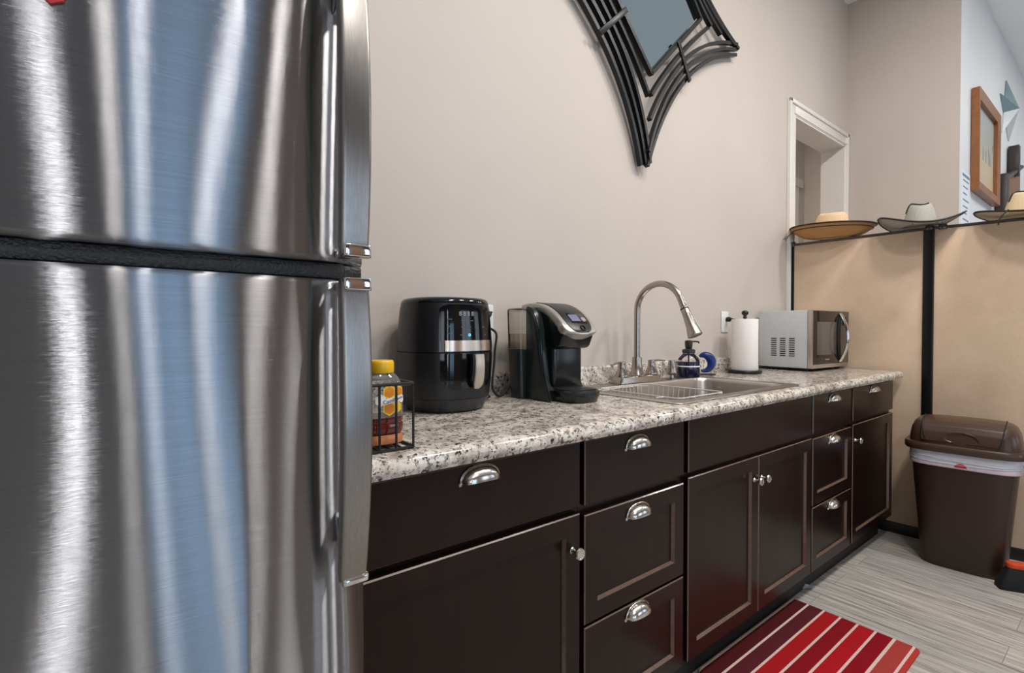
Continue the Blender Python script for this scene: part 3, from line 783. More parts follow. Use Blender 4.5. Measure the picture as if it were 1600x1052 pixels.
def fpatch(s0, s1, z0, z1, off, rc=0.0, n=24, m=16):
    b = B()
    def fn(u, v):
        z = z0+(z1-z0)*v; k = 1.0
        lo = min(v, 1-v)*(z1-z0) if not isinstance(rc, tuple) else ((1-v) if rc[1] else v)*(z1-z0)
        rr = rc if not isinstance(rc, tuple) else rc[0]
        ins = 0
        if rr and lo < rr: ins = rr-math.sqrt(max(0, rr*rr-(rr-lo)**2))
        c = (s0+s1)/2; half = (s1-s0)/2 - ins/.14
        return fpt(c+(2*u-1)*half, z, off)
    t = bmesh.new()
    V = [[t.verts.new(fn(i/n, j/m)) for j in range(m+1)] for i in range(n+1)]
    for i in range(n):
        for j in range(m): t.faces.new((V[i][j], V[i+1][j], V[i+1][j+1], V[i][j+1]))
    ed = [V[i][0] for i in range(n+1)] + [V[n][j] for j in range(1, m+1)] + [V[i][m] for i in range(n-1, -1, -1)] + [V[0][j] for j in range(m-1, 0, -1)]
    bk = [t.verts.new((v.co.x*.985, v.co.y+.006, v.co.z)) for v in ed]
    for i in range(len(ed)): t.faces.new((ed[i], ed[(i+1) % len(ed)], bk[(i+1) % len(ed)], bk[i]))
    bmesh.ops.recalc_face_normals(t, faces=t.faces)
    b._add(t); return b
pn = fpatch(-.61, .66, .205, .305, .0035, (.018, True)).build('control_panel', 'black_gloss', af)
b = fpatch(-.63, .68, .1755, .3075, .001, (.02, True)); b.build('panel_surround', 'black_gloss', af)
fpatch(-.53, .60, .1765, .2065, .0045, 0).build('band', 'fry_steel', af)
fpatch(-.61, .66, .070, .1705, .002, (.035, False)).build('basket_window', 'black_gloss', af)
def onfront(s, z, off): 
    p = fpt(s, z, off); p2 = fpt(s+.02, z, off); a = math.atan2(p2[1]-p[1], p2[0]-p[0]); lean = .08
    return T(*p) @ RZ(a) @ RX(PI/2-lean)
b = B()
for i, s in enumerate((-.21, -.11, -.01, .09)): b.text('8', .0175, onfront(s, .281, .0046), .0002)
b.build('digits', 'digits', pn)
for s, z, w in ((-.44, .266, .014), (-.44, .246, .014), (-.44, .226, .014), (-.15, .262, .013), (.06, .262, .010), (-.17, .244, .009), (0, .244, .008), (.15, .244, .006), (.36, .244, .008), (-.19, .222, .011), (.17, .222, .011), (.4, .222, .008)):
    b = B(); b._add(B().box((-w/2, -.0014, 0), (w/2, .0014, .0004)).bm, onfront(s, z, .0044)); b.build('icon', 'icons', pn)
B().lathe([(.0022, 0), (.0040, 0), (.0040, .0006), (.0022, .0006)], 20, onfront(-.01, .222, .0046), cap=False, closed=True).build('power_light', 'led', pn)
hn = B()
secs = []
for k in range(13):
    z = .168-.098*k/12; p = fpt(.13, max(z, .045), 0); out = .012+.016*math.sin(PI*min(1, .25+k/12*.6))
    if k == 12: out -= .004
    w = .0155 if k < 11 else (.013 if k == 11 else .008)
    secs.append([(p[0]+x_, p[1]-out+y_, z) for x_, y_ in rrect(w, .0045, .004, 3)])
hn.loft(secs); hn = hn.build('handle', 'handle_cream', af)
b = B(); secs = []
for k in range(13):
    z = .169-.095*k/12; p = fpt(.13, max(z, .045), 0); out = .003+.013*math.sin(PI*min(1, .25+k/12*.6))
    w = .019 if k < 10 else .019-.005*(k-9)
    secs.append([(p[0]+x_-.002, p[1]-out+y_, z) for x_, y_ in rrect(w, .009, .005, 3)])
b.loft(secs); b.build('grip', 'black_satin', hn)
for a in range(4):
    q_ = PI/4+a*PI/2
    B().lathe([(0, 0), (.012, 0), (.012, .006), (0, .006)], 14, T(.09*math.cos(q_), .09*math.sin(q_), 0)).build('foot', 'black_matte', af)

# ------------------------------------------------------------------ coffee maker
km = thing('coffee_maker', 'dark single-cup coffee maker with silver-edged sloping head and clear water tank', 'coffee maker', (1.19, .43, WT+.0006))
# local frame: front is -y
b = B()
prof = [(-.105, 0), (.0, 0), (.0, .314), (.045, .314)]
prof = prof[:3]
for k in range(0, 13):
    a = k/12*PI/2; prof.append((-.002-.053*math.sin(a), .314-.115*(1-math.cos(a))))
prof += [(-.062, .15), (-.075, .06)]
b.prism(prof, -.092, .092, 'x', .004); b.prism([(-.001, 0), (.085, 0), (.085, .29), (.06, .312), (-.001, .312)], -.025, .092, 'x', .004); b.build('body', 'keurig', km)
b = B()
prof2 = [(-.119, .001), (.0, .001), (.0, .300), (.0, .3005)]
for k in range(0, 13):
    a = k/12*PI/2*.96; prof2.append((-.004-.070*math.sin(a), .312-.17*(1-math.cos(a))))
prof2 += [(-.090, .08)]
b.prism(prof2, -.101, -.088, 'x', .004); b.build('side_panel', 'keurig', km)
b = B()
edge = [(-.0945, p[0], p[1]) for p in prof2[3:]] + [(-.0945, -.119, .004)]
b.tube(bez(edge, 60), .0042, 8); b.build('side_trim', 'keurig_dark', km)
# column and drip tray
B().prism(rrect(.070, .03, .02, 5, .012, -.066), .045, .205, 'z', .003).build('column', 'keurig_dark', km)
tray = [(x, y) for x, y in rrect(.070, .075, .055, 8, 0, -.135)]
b = B(); b.loft([[(x, y, 0) for x, y in rrect(.065, .070, .052, 8, 0, -.135)], [(x, y, .016) for x, y in tray], [(x, y, .020) for x, y in rrect(.0725, .0775, .057, 8, 0, -.135)], [(x, y, .034) for x, y in rrect(.0725, .0775, .057, 8, 0, -.135)], [(x, y, .040) for x, y in rrect(.067, .071, .052, 8, 0, -.135)], [(x, y, .038) for x, y in rrect(.059, .063, .046, 8, 0, -.135)]])
tr = b.build('drip_tray', 'keurig_dark', km)
b = B()
for k in range(-4, 5): b.box((-.05, -.135+.012*k-.0025, .037), (.05, -.135+.012*k+.0025, .0405), .001)
b.build('grate', 'black_satin', tr)
# head
def headline(k):   # top line of the head, 0 back .. 1 front
    pts = [(.075, .325), (.02, .330), (-.04, .322), (-.09, .300), (-.13, .268), (-.158, .236), (-.168, .222)]
    f = k*(len(pts)-1); i = min(int(f), len(pts)-2); t = f-i
    return pts[i][0]+(pts[i+1][0]-pts[i][0])*t, pts[i][1]+(pts[i+1][1]-pts[i][1])*t
hl = bez([(0,)+headline(k/6) for k in range(7)], 36); HN = len(hl)-1
secs = []
for i, p in enumerate(hl):
    d = hl[min(i+1, HN)]-hl[max(i-1, 0)]; d.normalize(); nrm = Vector((0, d.z, -d.y)) * -1
    if nrm.z < 0: nrm = -nrm
    f = i/HN; hw = .070 + .008*math.sin(PI*min(1, f*1.1)) if f < .72 else .078*math.sqrt(max(.02, 1-((f-.72)/.29)**2))
    th = .011+.006*f
    ring = []
    for u, v in rrect(hw, th, min(.008, hw*.9), 4): ring.append((.012+u, p.y+nrm.y*(v-th), p.z+nrm.z*(v-th)))
    secs.append(ring)
B().loft(secs).build('silver_trim', 'silver', km)
secs = []
for i, p in enumerate(hl):
    f = i/HN
    if f < .18 or f > .93: continue
    d = hl[min(i+1, HN)]-hl[max(i-1, 0)]; d.normalize(); nrm = Vector((0, -d.z, d.y))
    if nrm.z < 0: nrm = -nrm
    hw = .058*math.sqrt(max(.03, 1-(max(0, f-.62)/.32)**2))
    ring = []
    for u, v in rrect(hw, .004, min(.003, hw*.8), 3): ring.append((.012+u, p.y+nrm.y*(v-.0015), p.z+nrm.z*(v-.0015)))
    secs.append(ring)
lid = B().loft(secs).build('lid', 'black_satin', km)
def onhead(f, x, off=.003):
    i = int(f*HN); p = hl[i]; d = (hl[i+1]-hl[i-1]).normalized(); a = math.atan2(d.z, -d.y)
    nrm = Vector((0, -d.z, d.y)); nrm = nrm if nrm.z > 0 else -nrm
    p = p+nrm*off
    return T(.012+x, p.y, p.z) @ RX(-a)
b = B(); b._add(B().box((-.020, -.016, 0), (.020, .016, .0016), .0006).bm, onhead(.64, -.006)); b.build('screen', 'screen', lid)
b = B(); b._add(B().box((-.030, -.024, 0), (.044, .022, .0006), .0002).bm, onhead(.64, 0, .0026)); b.build('screen_surround', 'black_gloss', lid)
B().lathe([(0, 0), (.011, 0), (.010, .003), (0, .0035)], 20, onhead(.68, .030)).build('brew_button', 'silver', lid)
B().lathe([(.008, 0), (.012, 0), (.011, .003), (.008, .003)], 20, onhead(.82, .004), cap=False, closed=True).build('menu_button', 'keurig_dark', lid)
b = B()
hp = [(.03, .31), (-.05, .305), (-.095, .282), (-.135, .245), (-.150, .222), (-.128, .175), (-.07, .168), (.0, .19)]
b.prism(hp, -.062, .082, 'x', .012, 3); b.build('head', 'keurig_dark', km)
b = B(); b.prism([(-.1525, .221), (-.1315, .174), (-.126, .174), (-.146, .223)], -.040, .068, 'x', .001); b.build('head_plate', 'silver', km) if False else None
# water tank on the left
tk = B()
TX, TY = -.083, .034
base = [(x, y) for x, y in rrect(.046, .036, .014, 5, TX, TY)]
tk.loft([[(x, y, .001) for x, y in rrect(.040, .033, .014, 5, TX+.002, TY)], [(x, y, .168) for x, y in base]])
tk.build('tank_base', 'keurig', km)
b = B(); b.loft([[(x, y, .170) for x, y in base], [(x-.001, y, .300) for x, y in rrect(.048, .038, .014, 5, TX, TY)], [(x, y, .306) for x, y in rrect(.048, .038, .014, 5, TX, TY)], [(x, y, .310) for x, y in rrect(.043, .033, .012, 5, TX, TY)]], cap=True)
tank = b.build('water_tank', 'tank', km)
B().prism(rrect(.044, .034, .012, 5, TX, TY), .171, .222, 'z').build('water', 'water', tank)
B().prism(rrect(.0485, .0385, .014, 5, TX, TY), .298, .302, 'z').build('lid_seam', 'clear', tank)
b = B(); cord = [(-.10, .066, .06), (-.125, .068, .03), (-.150, .07, .008), (-.172, .07, .010), (-.190, .07, .035), (-.190, .07, .07), (-.182, .072, .12), (-.176, .075, .17), (-.166, .08, .218), (-.168, .10, .236), (-.172, .125, .2425)]
b.tube(bez(cord, 90), .0042, 10); co = b.build('power_cord', 'black_matte', km)
B().lathe([(.006, -.022), (.011, -.018), (.0125, 0), (.0125, .012), (0, .012)], 16, T(-.174, .145, .2435) @ RX(-PI/2)).build('plug', 'black_matte', co)

# outlets on the wall
def outlet(name, label, x, z, h=.118, w=.074):
    o = thing(name, label, 'outlet', (x, .6, z), 0, 'wall outlets behind the countertop')
    B().box((-w/2, -.006, -h/2), (w/2, -.0003, h/2), .003).build('cover_plate', 'plate', o)
    B().box((-.017, -.0078, -.034), (.017, -.0055, .034), .001).build('receptacle', 'plate', o)
    b = B()
    for dz in (-.018, .018):
        b.box((-.008, -.0082, dz-.004), (-.006, -.0076, dz+.005)); b.box((.005, -.0082, dz-.004), (.007, -.0076, dz+.005)); b.lathe([(0, 0), (.0025, 0), (.0025, .0006), (0, .0006)], 10, T(0, -.0076, dz-.010) @ RX(PI/2))
    b.build('slots', 'slot', o); return o
outlet('wall_outlet', 'white wall outlet with two black plugs, between the air fryer and coffee maker', 1.035, 1.195, .145)
outlet('wall_outlet', 'white wall outlet with one black plug, left of the paper towels', 2.69, 1.220)
b = B(); b.lathe([(.008, 0), (.013, .003), (.014, .018), (.008, .03), (.004, .045), (0, .045)], 16, T(2.700, .592, 1.234) @ RX(PI/2)); b.tube(bez([(2.700, .55, 1.234), (2.712, .545, 1.22), (2.74, .56, 1.10), (2.80, .565, 1.0), (2.95, .56, .955), (3.05, .565, .945)], 40), .004, 8)
under(b.build('power_cord', 'black_matte'), mw)
b = B(); b.lathe([(.007, 0), (.012, .003), (.013, .02), (.007, .03), (0, .03)], 16, T(1.035, .592, 1.232) @ RX(PI/2))
b.tube(bez([(1.035, .567, 1.232), (1.028, .545, 1.238), (1.008, .53, 1.225), (.985, .545, 1.15), (.965, .555, 1.05), (.96, .555, .98), (.975, .53, .946), (.985, .50, .950), (.96, .475, .950), (.925, .46, .950), (.895, .455, .962)], 70), .0042, 8)
under(b.build('power_cord', 'black_matte'), af)

# ------------------------------------------------------------------ honey bottle in its wire rack
rk = thing('wire_rack', 'black wire rack holding the honey bottle at the counter edge', 'rack', (0, 0, 0))
RX0, RX1, RY0, RY1, RZ0, RZ1 = .315, .460, .020, .135, WT, WT+.131
for z in (RZ0+.0035, RZ1): B().tube([(x, y, z) for x, y in rrect((RX1-RX0)/2, (RY1-RY0)/2, .006, 3, (RX0+RX1)/2, (RY0+RY1)/2)], .0032, 8, closed=True).build('rim', 'black_metal', rk)
for x in (RX0+.003, RX0+.037, RX0+.072, RX0+.1065, RX1-.002): B().tube([(x, RY0, RZ0+.003), (x, RY0, RZ1)], .0026, 8).build('bar', 'black_metal', rk)
for x in (RX0+.003, RX0+.05, RX0+.1): B().tube([(x, RY1, RZ0+.003), (x, RY1, RZ1)], .0026, 8).build('bar', 'black_metal', rk)
b = B()
for k in range(1, 6): b.tube([(RX0+(RX1-RX0)*k/6, RY0, RZ0+.0035), (RX0+(RX1-RX0)*k/6, RY1, RZ0+.0035)], .002, 6)
b.build('floor_wires', 'black_metal', rk)
hb = thing('honey_bottle', 'clear honey bottle with yellow cap standing in the black wire rack', 'bottle', (.4152, .0775, WT+.0065))
hb.scale = (.94, .94, 1.0)
HE = 3.2
def hsec(hx_, z, hy_=None): return [(x, y, z) for x, y in superell(hx_, hy_ or hx_*.88, HE, 48)]
b = B(); b.loft([hsec(.0425, .0565), hsec(.043, .060), hsec(.043, .108), hsec(.040, .122), hsec(.033, .136), hsec(.026, .142), hsec(.023, .147)], cap=False)
b.build('bottle', 'hazy', hb)
B().loft([hsec(.036, .0012), hsec(.042, .004), hsec(.0435, .014), hsec(.040, .0215)]).build('base', 'amber', hb)
B().loft([hsec(.040, .0225), hsec(.043, .03), hsec(.043, .041), hsec(.041, .045), hsec(.043, .049), hsec(.0425, .056)]).build('honey', 'honey', hb)
B().lathe([(.0, .144), (.0265, .144), (.0275, .146), (.0275, .163), (.0265, .167), (.0245, .169), (0, .1695)], 32).build('cap', 'yellow', hb)
# label on the front face of the bottle
def bface(x, off=0.0):
    hx_, hy_ = .0432, .0432*.88
    return -hy_*(max(0, 1-abs(x/hx_)**HE))**(1/HE)-off
def hexa(cx, cz, r, off, wob=0):
    b = B()
    t = bmesh.new(); ring = []
    n = 24
    vs = []
    c = t.verts.new((cx, bface(cx, off), cz)); 
    for i in range(6):
        a0 = PI/2+i*PI/3; a1 = a0+PI/3
        for k in range(4):
            f = k/4; x = cx+r*((1-f)*math.cos(a0)+f*math.cos(a1)); z = cz+r*((1-f)*math.sin(a0)+f*math.sin(a1))
            vs.append(t.verts.new((x, bface(x, off), z)))
    for i in range(len(vs)): t.faces.new((c, vs[i], vs[(i+1) % len(vs)]))
    return t
def hexes(lst, off):
    b = B()
    for x, z, r in lst: b._add(hexa(x, z, r, off))
    return b
lb = hexes([(.002, .107, .0155), (.022, .107, .014), (.002, .075, .0155), (.020, .076, .012), (.013, .091, .016)], .0006).build('label', 'lab_y', hb)
for c_ in ((-.017, .092, .0125), (.032, .092, .0085)): hexes([c_], .0008).build('white_label_cell', 'lab_w', lb)
for c_ in ((.002, .107, .0115), (.024, .107, .0095), (.002, .075, .0118)): hexes([c_], .0010).build('orange_label_cell', 'lab_o', lb)
def banner(x0, x1, zc, h, sl, off):
    b = B(); b.grid(lambda u, v: (x0+(x1-x0)*u, bface(x0+(x1-x0)*u, off), zc+sl*(x0+(x1-x0)*u)+h*(v-.5)), 20, 2); return b
banner(-.012, .033, .0895, .0115, .18, .0014).build('label_banner', 'lab_w', lb)
b = B(); b.text('Camillo', .0112, T(.0045, bface(.0, .0018), .0898) @ RY(-.18) @ RX(PI/2), .0001)
b.text('Honey', .0080, T(.0255, bface(.0255, .0020), .0945) @ RZ(.35) @ RY(-.18) @ RX(PI/2), .0001); b.build('lettering', 'lab_b', lb)

# ------------------------------------------------------------------ mirror on the wall
mr = thing('wall_mirror', 'star-shaped black iron wall mirror of curved nested bars around a tilted square glass', 'mirror', (1.925, .6, 2.755))
MR = .385
g = B(); g.prism([(MR, 0), (0, MR), (-MR, 0), (0, -MR)], -.052, -.046, 'y'); g.build('glass', 'mirror', mr)
TIPS = [.405, .50, .61, .755, .82]; MIDS = [.286, .332, .372, .412, .452]
b0 = B(); b1 = B()
ENDS = {2: (.805, .018), 3: (.812, -.004), 4: (.82, -.026)}      # outer bars fan out side by side at the points
for side in range(4):
    a = PI/4+side*PI/2; n = (math.cos(a), math.sin(a)); t = (-math.sin(a), math.cos(a))
    for k, (r, m) in enumerate(zip(TIPS, MIDS)):
        h = r/math.sqrt(2); pts = []
        for i in range(29):
            s = -1+i/14
            hn = ht = h
            if s > 0 and k in ENDS:
                hn = ENDS[k][0]/math.sqrt(2)-ENDS[k][1]*.75; ht = ENDS[k][0]/math.sqrt(2)+ENDS[k][1]*.75
            nn = m+(hn-m)*abs(s)**2.0; tt = s*ht
            yy = -.060+.007*k + (.007 if s > 0 else -.007)*abs(s)**3*(k > 0)
            pts.append((n[0]*nn+t[0]*tt, yy, n[1]*nn+t[1]*tt))
        (b0 if k == 0 else b1).tube(pts, .0165, 4, flat=(.95, .72))
b0.build('glass_frame', 'black_metal', mr, 30)
b1.build('bars', 'black_metal', mr, 30)
for side in range(4):
    a = PI/4+side*PI/2
    b = B(); b.prism([(.272, -.080), (.272, -.072), (.470, -.044), (.470, -.054)], -.012, .012, 'z', .0015)
    o = b.build('clamp', 'black_metal', mr); o.rotation_euler = (0, -a, 0)

# ------------------------------------------------------------------ room divider
PTS = [(3.512, .592), (3.532, -.128), (3.600, -.505), (3.735, -1.20)]
DH = 1.738
dv_ = thing('room_divider', 'tan fabric room divider panels on black posts at the counter end', 'room divider', (0, 0, 0))
def along(p, q, s, off=0):
    dx, dy = q[0]-p[0], q[1]-p[1]; L = math.hypot(dx, dy)
    return (p[0]+dx*s-dy/L*off, p[1]+dy*s+dx/L*off)
def panel(p, q):
    L = math.hypot(q[0]-p[0], q[1]-p[1]); a = math.atan2(q[1]-p[1], q[0]-p[0])
    m = T(p[0], p[1], 0) @ RZ(a)
    b = B(); b._add(B().box((.018, -.018, .062), (L-.018, .018, DH-.01), .004).bm, m); b.build('panel', 'fabric', dv_)
    b = B(); b._add(B().box((.0, -.022, 0), (L, .022, .0615), .002).bm, m); b.build('base_rail', 'black_base', dv_)
    b = B(); b._add(B().box((.0, -.024, DH-.0095), (L, .024, DH+.004), .003).bm, m); b.build('cap_rail', 'rail', dv_)
panel(PTS[0], PTS[1]); panel(PTS[1], (3.735, -1.20))
def post(p, r, cap=True):
    o = B().prism(rrect(r, r, .006, 3, *p), 0, DH-.012, 'z').build('post', 'post', dv_)
    b = B(); b.lathe([(0, DH-.016), (.017, DH-.016), (.019, DH-.012), (.019, DH+.010), (.016, DH+.014), (0, DH+.014)], 20, T(p[0]-.004, p[1], 0)); b.build('post_cap', 'rail', o)
post((3.505, .575), .014); post((3.528, -.130), .024)
o = B().lathe([(0, DH-.016), (.017, DH-.016), (.019, DH-.012), (.019, DH+.010), (.016, DH+.014), (0, DH+.014)], 20, T(3.532, -.185, 0)).build('post_cap', 'rail', dv_)

# ------------------------------------------------------------------ hats on the divider
def hat(name, label, loc, rz, tilt, ra, rb, ca, cb, ch, curl, dip, brim_m, crown_m, dent=.02, edge=True, sag=0.0, pw=2.0, taper=.30):
    """ra/rb brim half axes, ca/cb crown half axes; curl raises the +-y sides, dip lowers +-x ends"""
    h = thing(name, label, 'hat', loc, rz, 'hats on top of the room divider')
    def bz(a, f): return curl*abs(math.sin(a))**pw*f**1.6 - dip*abs(math.cos(a))**2*f**1.4 + sag*f**2.2
    rings = []
    N = 72
    for j in range(9):
        f = j/8
        rings.append([((ca+(ra-ca)*f)*math.cos(2*PI*i/N), (cb+(rb-cb)*f)*math.sin(2*PI*i/N), bz(2*PI*i/N, f)) for i in range(N)])
    under = [[(x, y, z-.003) for x, y, z in r] for r in rings[::-1]]
    b = B(); b.loft(rings+under, cap=False, closed=True); b.M = Matrix.Identity(4)
    br = b.build('brim', brim_m, h, 60)
    cr = []
    for j in range(11):
        f = j/10; k = 1-taper*f**1.4 if f < .9 else (1-taper*.9**1.4)*(1-(f-.9)*1.6)
        z = ch*(1-(1-f)**1.25)
        ring = []
        for i in range(N):
            a = 2*PI*i/N; x, y = ca*k*math.cos(a), cb*k*math.sin(a)
            zz = z - dent*(f**3)*(math.cos(a*2)*.25+.2)*1.0
            ring.append((x, y, zz))
        cr.append(ring)
    last = cr[-1]; cr.append([(x*.55, y*.55, z-dent*1.0) for x, y, z in last]); cr.append([(x*.1, y*.1, z-dent*1.25) for x, y, z in last])
    c = B().loft(cr).build('crown', crown_m, h, 60)
    B().tube([(x*1.012, y*1.012, z+.008) for x, y, z in cr[0]], .006, 6, closed=True).build('hat_band', 'hatband', h)
    if sag: B().tube([(x, y, z-.0045) for x, y, z in rings[-2]], .0028, 6, closed=True).build('hem', 'piping', h)
    if edge: B().tube([(x, y, z-.0015) for x, y, z in rings[-1]], .0052, 6, closed=True).build('edging', 'piping', h)
    if tilt: h.rotation_euler = (tilt[0], tilt[1], rz)
    return h, c, cr, rings
h1, c1, cr1, rg1 = hat('straw_hat', 'round golden straw hat with flat black-edged brim, nearest the back wall', (3.53, .36, DH+.019), 0, (0.05, 0, 0), .20, .235, .088, .105, .150, 0.0, 0.0, 'straw', 'straw_pale', .012, True, .066)
b = B(); b.tube(bez([(-.15, .16, .035), (-.17, .185, .0), (-.172, .20, -.022)], 10), .0022, 6); b.tube(bez([(-.14, .175, .035), (-.155, .20, .005), (-.15, .222, -.012)], 10), .0022, 6)
b.build('chin_cord', 'piping', h1)
h2, c2, cr2, rg2 = hat('cowboy_hat', 'grey mesh cowboy hat with curled black-edged brim, over the divider post', (3.535, -.085, DH+.020), math.radians(24), (0.0, 0, 0), .20, .19, .088, .076, .122, .058, .010, 'straw_grey', 'straw_grey', .034, True, 0.0, 2.0, .42)
def crown_line(cr, h, r, a0, a1):
    ix = lambda deg: int(round(deg/360*72)) % 72
    pts = [cr[j][ix(a0)] for j in (5, 7, 8, 9)] + [cr[10][ix(a)] for a in range(a0, a1+1, 10)]
    pts = [(x*1.02, y*1.02, z+.002) for x, y, z in pts]
    B().tube(pts, r, 6).build('crown_piping', 'piping', h)
crown_line(cr2, h2, .0042, 95, 225)
h3, c3, cr3, rg3 = hat('cowboy_hat', 'cream straw cowboy hat with dark brim edge, rightmost of the three hats', (3.62, -.525, DH+.022), math.radians(12), (0, 0, 0), .20, .225, .085, .115, .115, .035, .012, 'straw_cream', 'straw_cream', .026, True, 0.0, 2.0, .30)
crown_line(cr3, h3, .0036, 110, 250)
b = B(); b.tube(bez([(-.17, .11, .005), (-.195, .13, -.02), (-.2, .145, -.05), (-.198, .147, -.07)], 14), .0035, 6); b.build('chin_cord', 'piping', h3)
# ------------------------------------------------------------------ trash can, broom, rug, scrap
tc = thing('trash_can', 'brown plastic trash can with swing lid against the tan divider', 'trash can', (3.318, -.322, 0), math.radians(5))
def tsec(hx_, hy_, z, e=4.2, dx=0.0): return [(x+dx, y, z) for x, y in superell(hx_, hy_, e, 80)]
B().loft([tsec(.118, .150, 0), tsec(.124, .157, .004), tsec(.127, .160, .02), tsec(.148, .200, .535), tsec(.150, .203, .575)]).build('bin', 'bin', tc)
b = B(); b.loft([tsec(.1500, .2015, .505), tsec(.1525, .2055, .508), tsec(.1535, .2065, .53), tsec(.155, .208, .552), tsec(.1545, .208, .575), tsec(.149, .202, .578)], cap=False); lin = b.build('liner', 'bag', tc)
b = B()
def fold(z0, amp, ph):
    return [((.1555)*1.0*x_, .2085*y_, z0+amp*math.sin(3*i/80*2*PI+ph)) for i, (x_, y_) in enumerate(superell(1, 1, 4.2, 80))]
b.tube(fold(.543, .006, .4), .0025, 6, closed=True); b.tube(fold(.528, .004, 2.0), .002, 6, closed=True); b.build('fold', 'bag', lin)
b = B(); b.loft([tsec(.1515, .2045, .503), tsec(.1545, .2075, .506), tsec(.155, .2078, .522), tsec(.153, .206, .526)], cap=False); b.build('hem', 'bag_pink', lin)
lidb = B(); lidb.loft([tsec(.150, .203, .575), tsec(.168, .224, .576), tsec(.172, .228, .582), tsec(.172, .228, .604), tsec(.167, .223, .612), tsec(.150, .208, .613), tsec(.149, .207, .64), tsec(.141, .200, .68), tsec(.121, .187, .71), tsec(.09, .17, .724), tsec(.03, .08, .729)])
lid_ = lidb.build('lid', 'bin_lid', tc)
fl = B()
def lidx(z):
    zs = [(.613, .150), (.64, .149), (.68, .141), (.71, .121), (.724, .09), (.729, .03)]
    for (a, r), (c, q_) in zip(zs[:-1], zs[1:]):
        if z <= c: return r+(q_-r)*(z-a)/(c-a)
    return .03
lid_prof = [(-.153, .630), (-.152, .645), (-.146, .675), (-.132, .704), (-.105, .722), (-.06, .733), (0, .736), (.06, .733), (.105, .722), (.132, .704), (.146, .675)]
def flap(u, v):
    f = v*(len(lid_prof)-1); i = min(int(f), len(lid_prof)-2); t = f-i
    x = lid_prof[i][0]+(lid_prof[i+1][0]-lid_prof[i][0])*t; z = lid_prof[i][1]+(lid_prof[i+1][1]-lid_prof[i][1])*t
    hw = .150 if f > .6 else .150-.02*(1-f/.6)**2
    y = (2*u-1)*hw
    z -= .004*(y/.15)**2
    # scooped finger grip at the front
    gx = (y/.060)**2 + ((f-.9)/1.0)**2
    if gx < 1: x += .026*(1-gx); 
    return (x, y, z)
fl.grid(flap, 60, 60, .003); fl.build('flap', 'bin_lid', lid_)
for sy in (-1, 1):
    B().tube([(x-.0015 if z < .70 else x, sy*(.1515-.02*(1-min(1, i/6))**2), z+.0012) for i, (x, z) in enumerate(lid_prof[:7])], .0026, 6).build('seam', 'black_matte', lid_)
b = B(); b.tube([(-.1495, .0+.055*math.cos(PI*k/14), .6555+.024*math.sin(PI*k/14)) for k in range(15)], .0022, 6); b.build('grip_edge', 'bin', lid_)
b = B(); b.prism([(.022*math.cos(PI*k/12), .513+.018*math.sin(PI*k/12)) for k in range(13)], -.157, -.1545, 'x', mat=None)
b.build('liner_tab', 'red', lin)

br = thing('broom', 'black bristled broom head with an orange block beside the trash can', 'broom', (3.215, -.60, 0), math.radians(-62))
secs = []
for hx_, hy_, z in ((.15, .032, .0), (.148, .034, .02), (.125, .028, .075), (.115, .02, .10)): secs.append([(x, y, z) for x, y in rrect(hx_, hy_, .012, 4)])
B().loft(secs).build('bristles', 'bristle', br)
B().prism(rrect(.118, .024, .02, 5), .098, .122, 'z', .006).build('block', 'orange', br)
B().tube([(.02, 0, .118), (.02, .03, .70), (.02, .05, 1.2)], .011, 12).build('handle', 'black_matte', br)

rg = B()
ol = rrect(.3725, .222, .018, 6, 1.9125, -.165)
secs = [[(x, y, z) for x, y in rrect(.3725-i_, .222-i_, .018, 6, 1.9125, -.165)] for i_, z in ((.002, .0005), (0, .003), (0, .009), (.003, .0115), (.006, .0125))]
rg.loft(secs)
tag(rg.build('kitchen_mat', 'rug', None, 60), 'red striped floor mat with white lines in front of the sink cabinet', 'mat')
b = B()
def crum(u, v):
    return (2.415+.05*u+.008*math.sin(9*v), .045+.05*v+.006*math.sin(7*u), .004+.014*abs(math.sin(5*u+3*v))*math.sin(PI*u)*math.sin(PI*v)+.004*random.random())
b.grid(crum, 8, 8, .0006)
tag(b.build('plastic_scrap', 'scrap', None, 0), 'crumpled grey scrap of wrapper on the floor beyond the mat', 'litter')

# ------------------------------------------------------------------ far wall: picture, star, notice, furniture
FY = -.0765
pf = thing('framed_picture', 'honey oak framed picture of faint standing figures on the white wall', 'picture', (5.23, FY, 2.545))
def frame(w, h, t, d):
    b = B()
    o = [(-w, -h), (w, -h), (w, h), (-w, h)]; i_ = [(-w+t, -h+t), (w-t, -h+t), (w-t, h-t), (-w+t, h-t)]
    rings = [[(x, -.002, z) for x, z in o], [(x, -d, z) for x, z in o], [(x*.985, -d-.004, z*.99) for x, z in o], [(x, -d+.006, z) for x, z in i_], [(x, -.012, z) for x, z in i_], [(x, -.002, z) for x, z in i_]]
    b.loft(rings, cap=False, closed=True); return b
frame(.405, .365, .07, .045).build('frame', 'frame_wood', pf, 30)
pp = B().box((-.337, -.014, -.297), (.337, -.008, .297)).build('print', 'print', pf)
b = B()
for x, h_ in ((-.06, .10), (.04, .09), (.15, .12), (.2, .1)): b.loft([[(x+px, -.0152, z) for px in (-w_, w_)] + [(x+px, -.0142, z) for px in (w_, -w_)] for w_, z in ((.012, -.08), (.016, -.04), (.012, -.08+h_*.7), (.006, -.08+h_))])
b.build('figures', 'star_dark', pp)
st = thing('wall_star', 'pale tin five-pointed barn star on the white wall', 'wall star', (6.17, FY, 3.10))
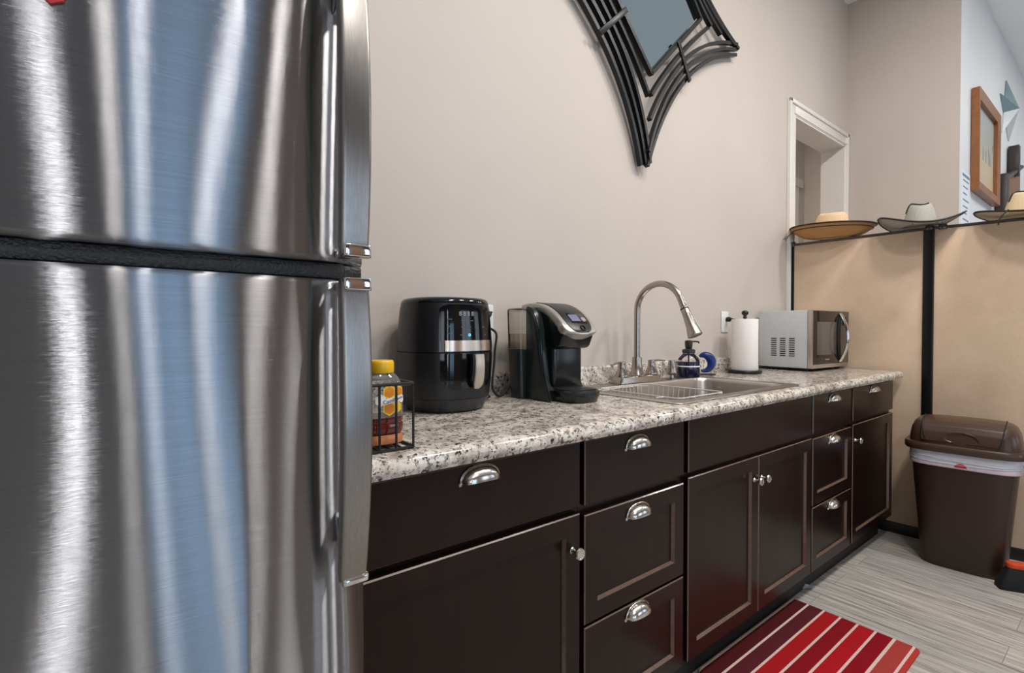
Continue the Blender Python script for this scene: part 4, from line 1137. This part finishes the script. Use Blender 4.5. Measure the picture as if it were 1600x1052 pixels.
R1, R2 = .275, .105
dk = B(); lt = B()
for k in range(5):
    a = PI/2+k*2*PI/5; c0 = (0, -.09, 0)
    tip = (R1*math.cos(a), -.006, R1*math.sin(a))
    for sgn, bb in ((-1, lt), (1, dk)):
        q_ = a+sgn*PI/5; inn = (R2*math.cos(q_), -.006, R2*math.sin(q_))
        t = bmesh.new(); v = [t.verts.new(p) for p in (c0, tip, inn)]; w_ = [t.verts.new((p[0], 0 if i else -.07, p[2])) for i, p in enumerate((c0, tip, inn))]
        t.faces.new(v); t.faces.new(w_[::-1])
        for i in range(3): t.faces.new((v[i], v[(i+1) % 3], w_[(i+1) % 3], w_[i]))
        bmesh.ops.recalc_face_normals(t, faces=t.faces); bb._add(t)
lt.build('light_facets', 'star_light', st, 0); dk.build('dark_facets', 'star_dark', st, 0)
nt = thing('wall_notice', 'white printed notice sheet taped on the white wall by the corner', 'notice', (4.68, FY, 2.09))
B().box((-.13, -.003, -.19), (.13, -.0005, .19)).build('sheet', 'notice', nt)
b = B()
for k in range(7): b.box((-.09, -.0036, .12-.045*k), (.09-.03*(k % 3), -.0029, .13-.045*k))
b.box((-.11, -.0036, .15), (.11, -.0029, .17)); b.build('printed_lines', 'ink', nt)
fu = thing('wall_rack', 'brown wood wall rack with dark posts, on the white wall above the cream hat', 'wall rack', (5.87, -.08, 2.0))
B().prism([(-.06, .40), (.75, .66), (.75, -.1), (-.06, -.1)], -.045, -.003, 'y', .004).build('back_panel', 'brown_furn', fu)
B().tube([(-.10, -.05, .425), (.3, -.05, .545), (.75, -.05, .69)], .02, 8).build('top_rail', 'dark_furn', fu)
B().box((-.13, -.075, -.12), (-.05, -.002, .465), .006).build('post', 'dark_furn', fu)
B().box((.415, -.075, .55), (.49, -.002, .82), .006).build('post', 'dark_furn', fu)

# ------------------------------------------------------------------ view
SC.view_settings.view_transform = 'Standard'; SC.view_settings.look = 'None'
SC.view_settings.exposure = 0.14; SC.view_settings.gamma = 1.0
SC.view_settings.use_curve_mapping = False
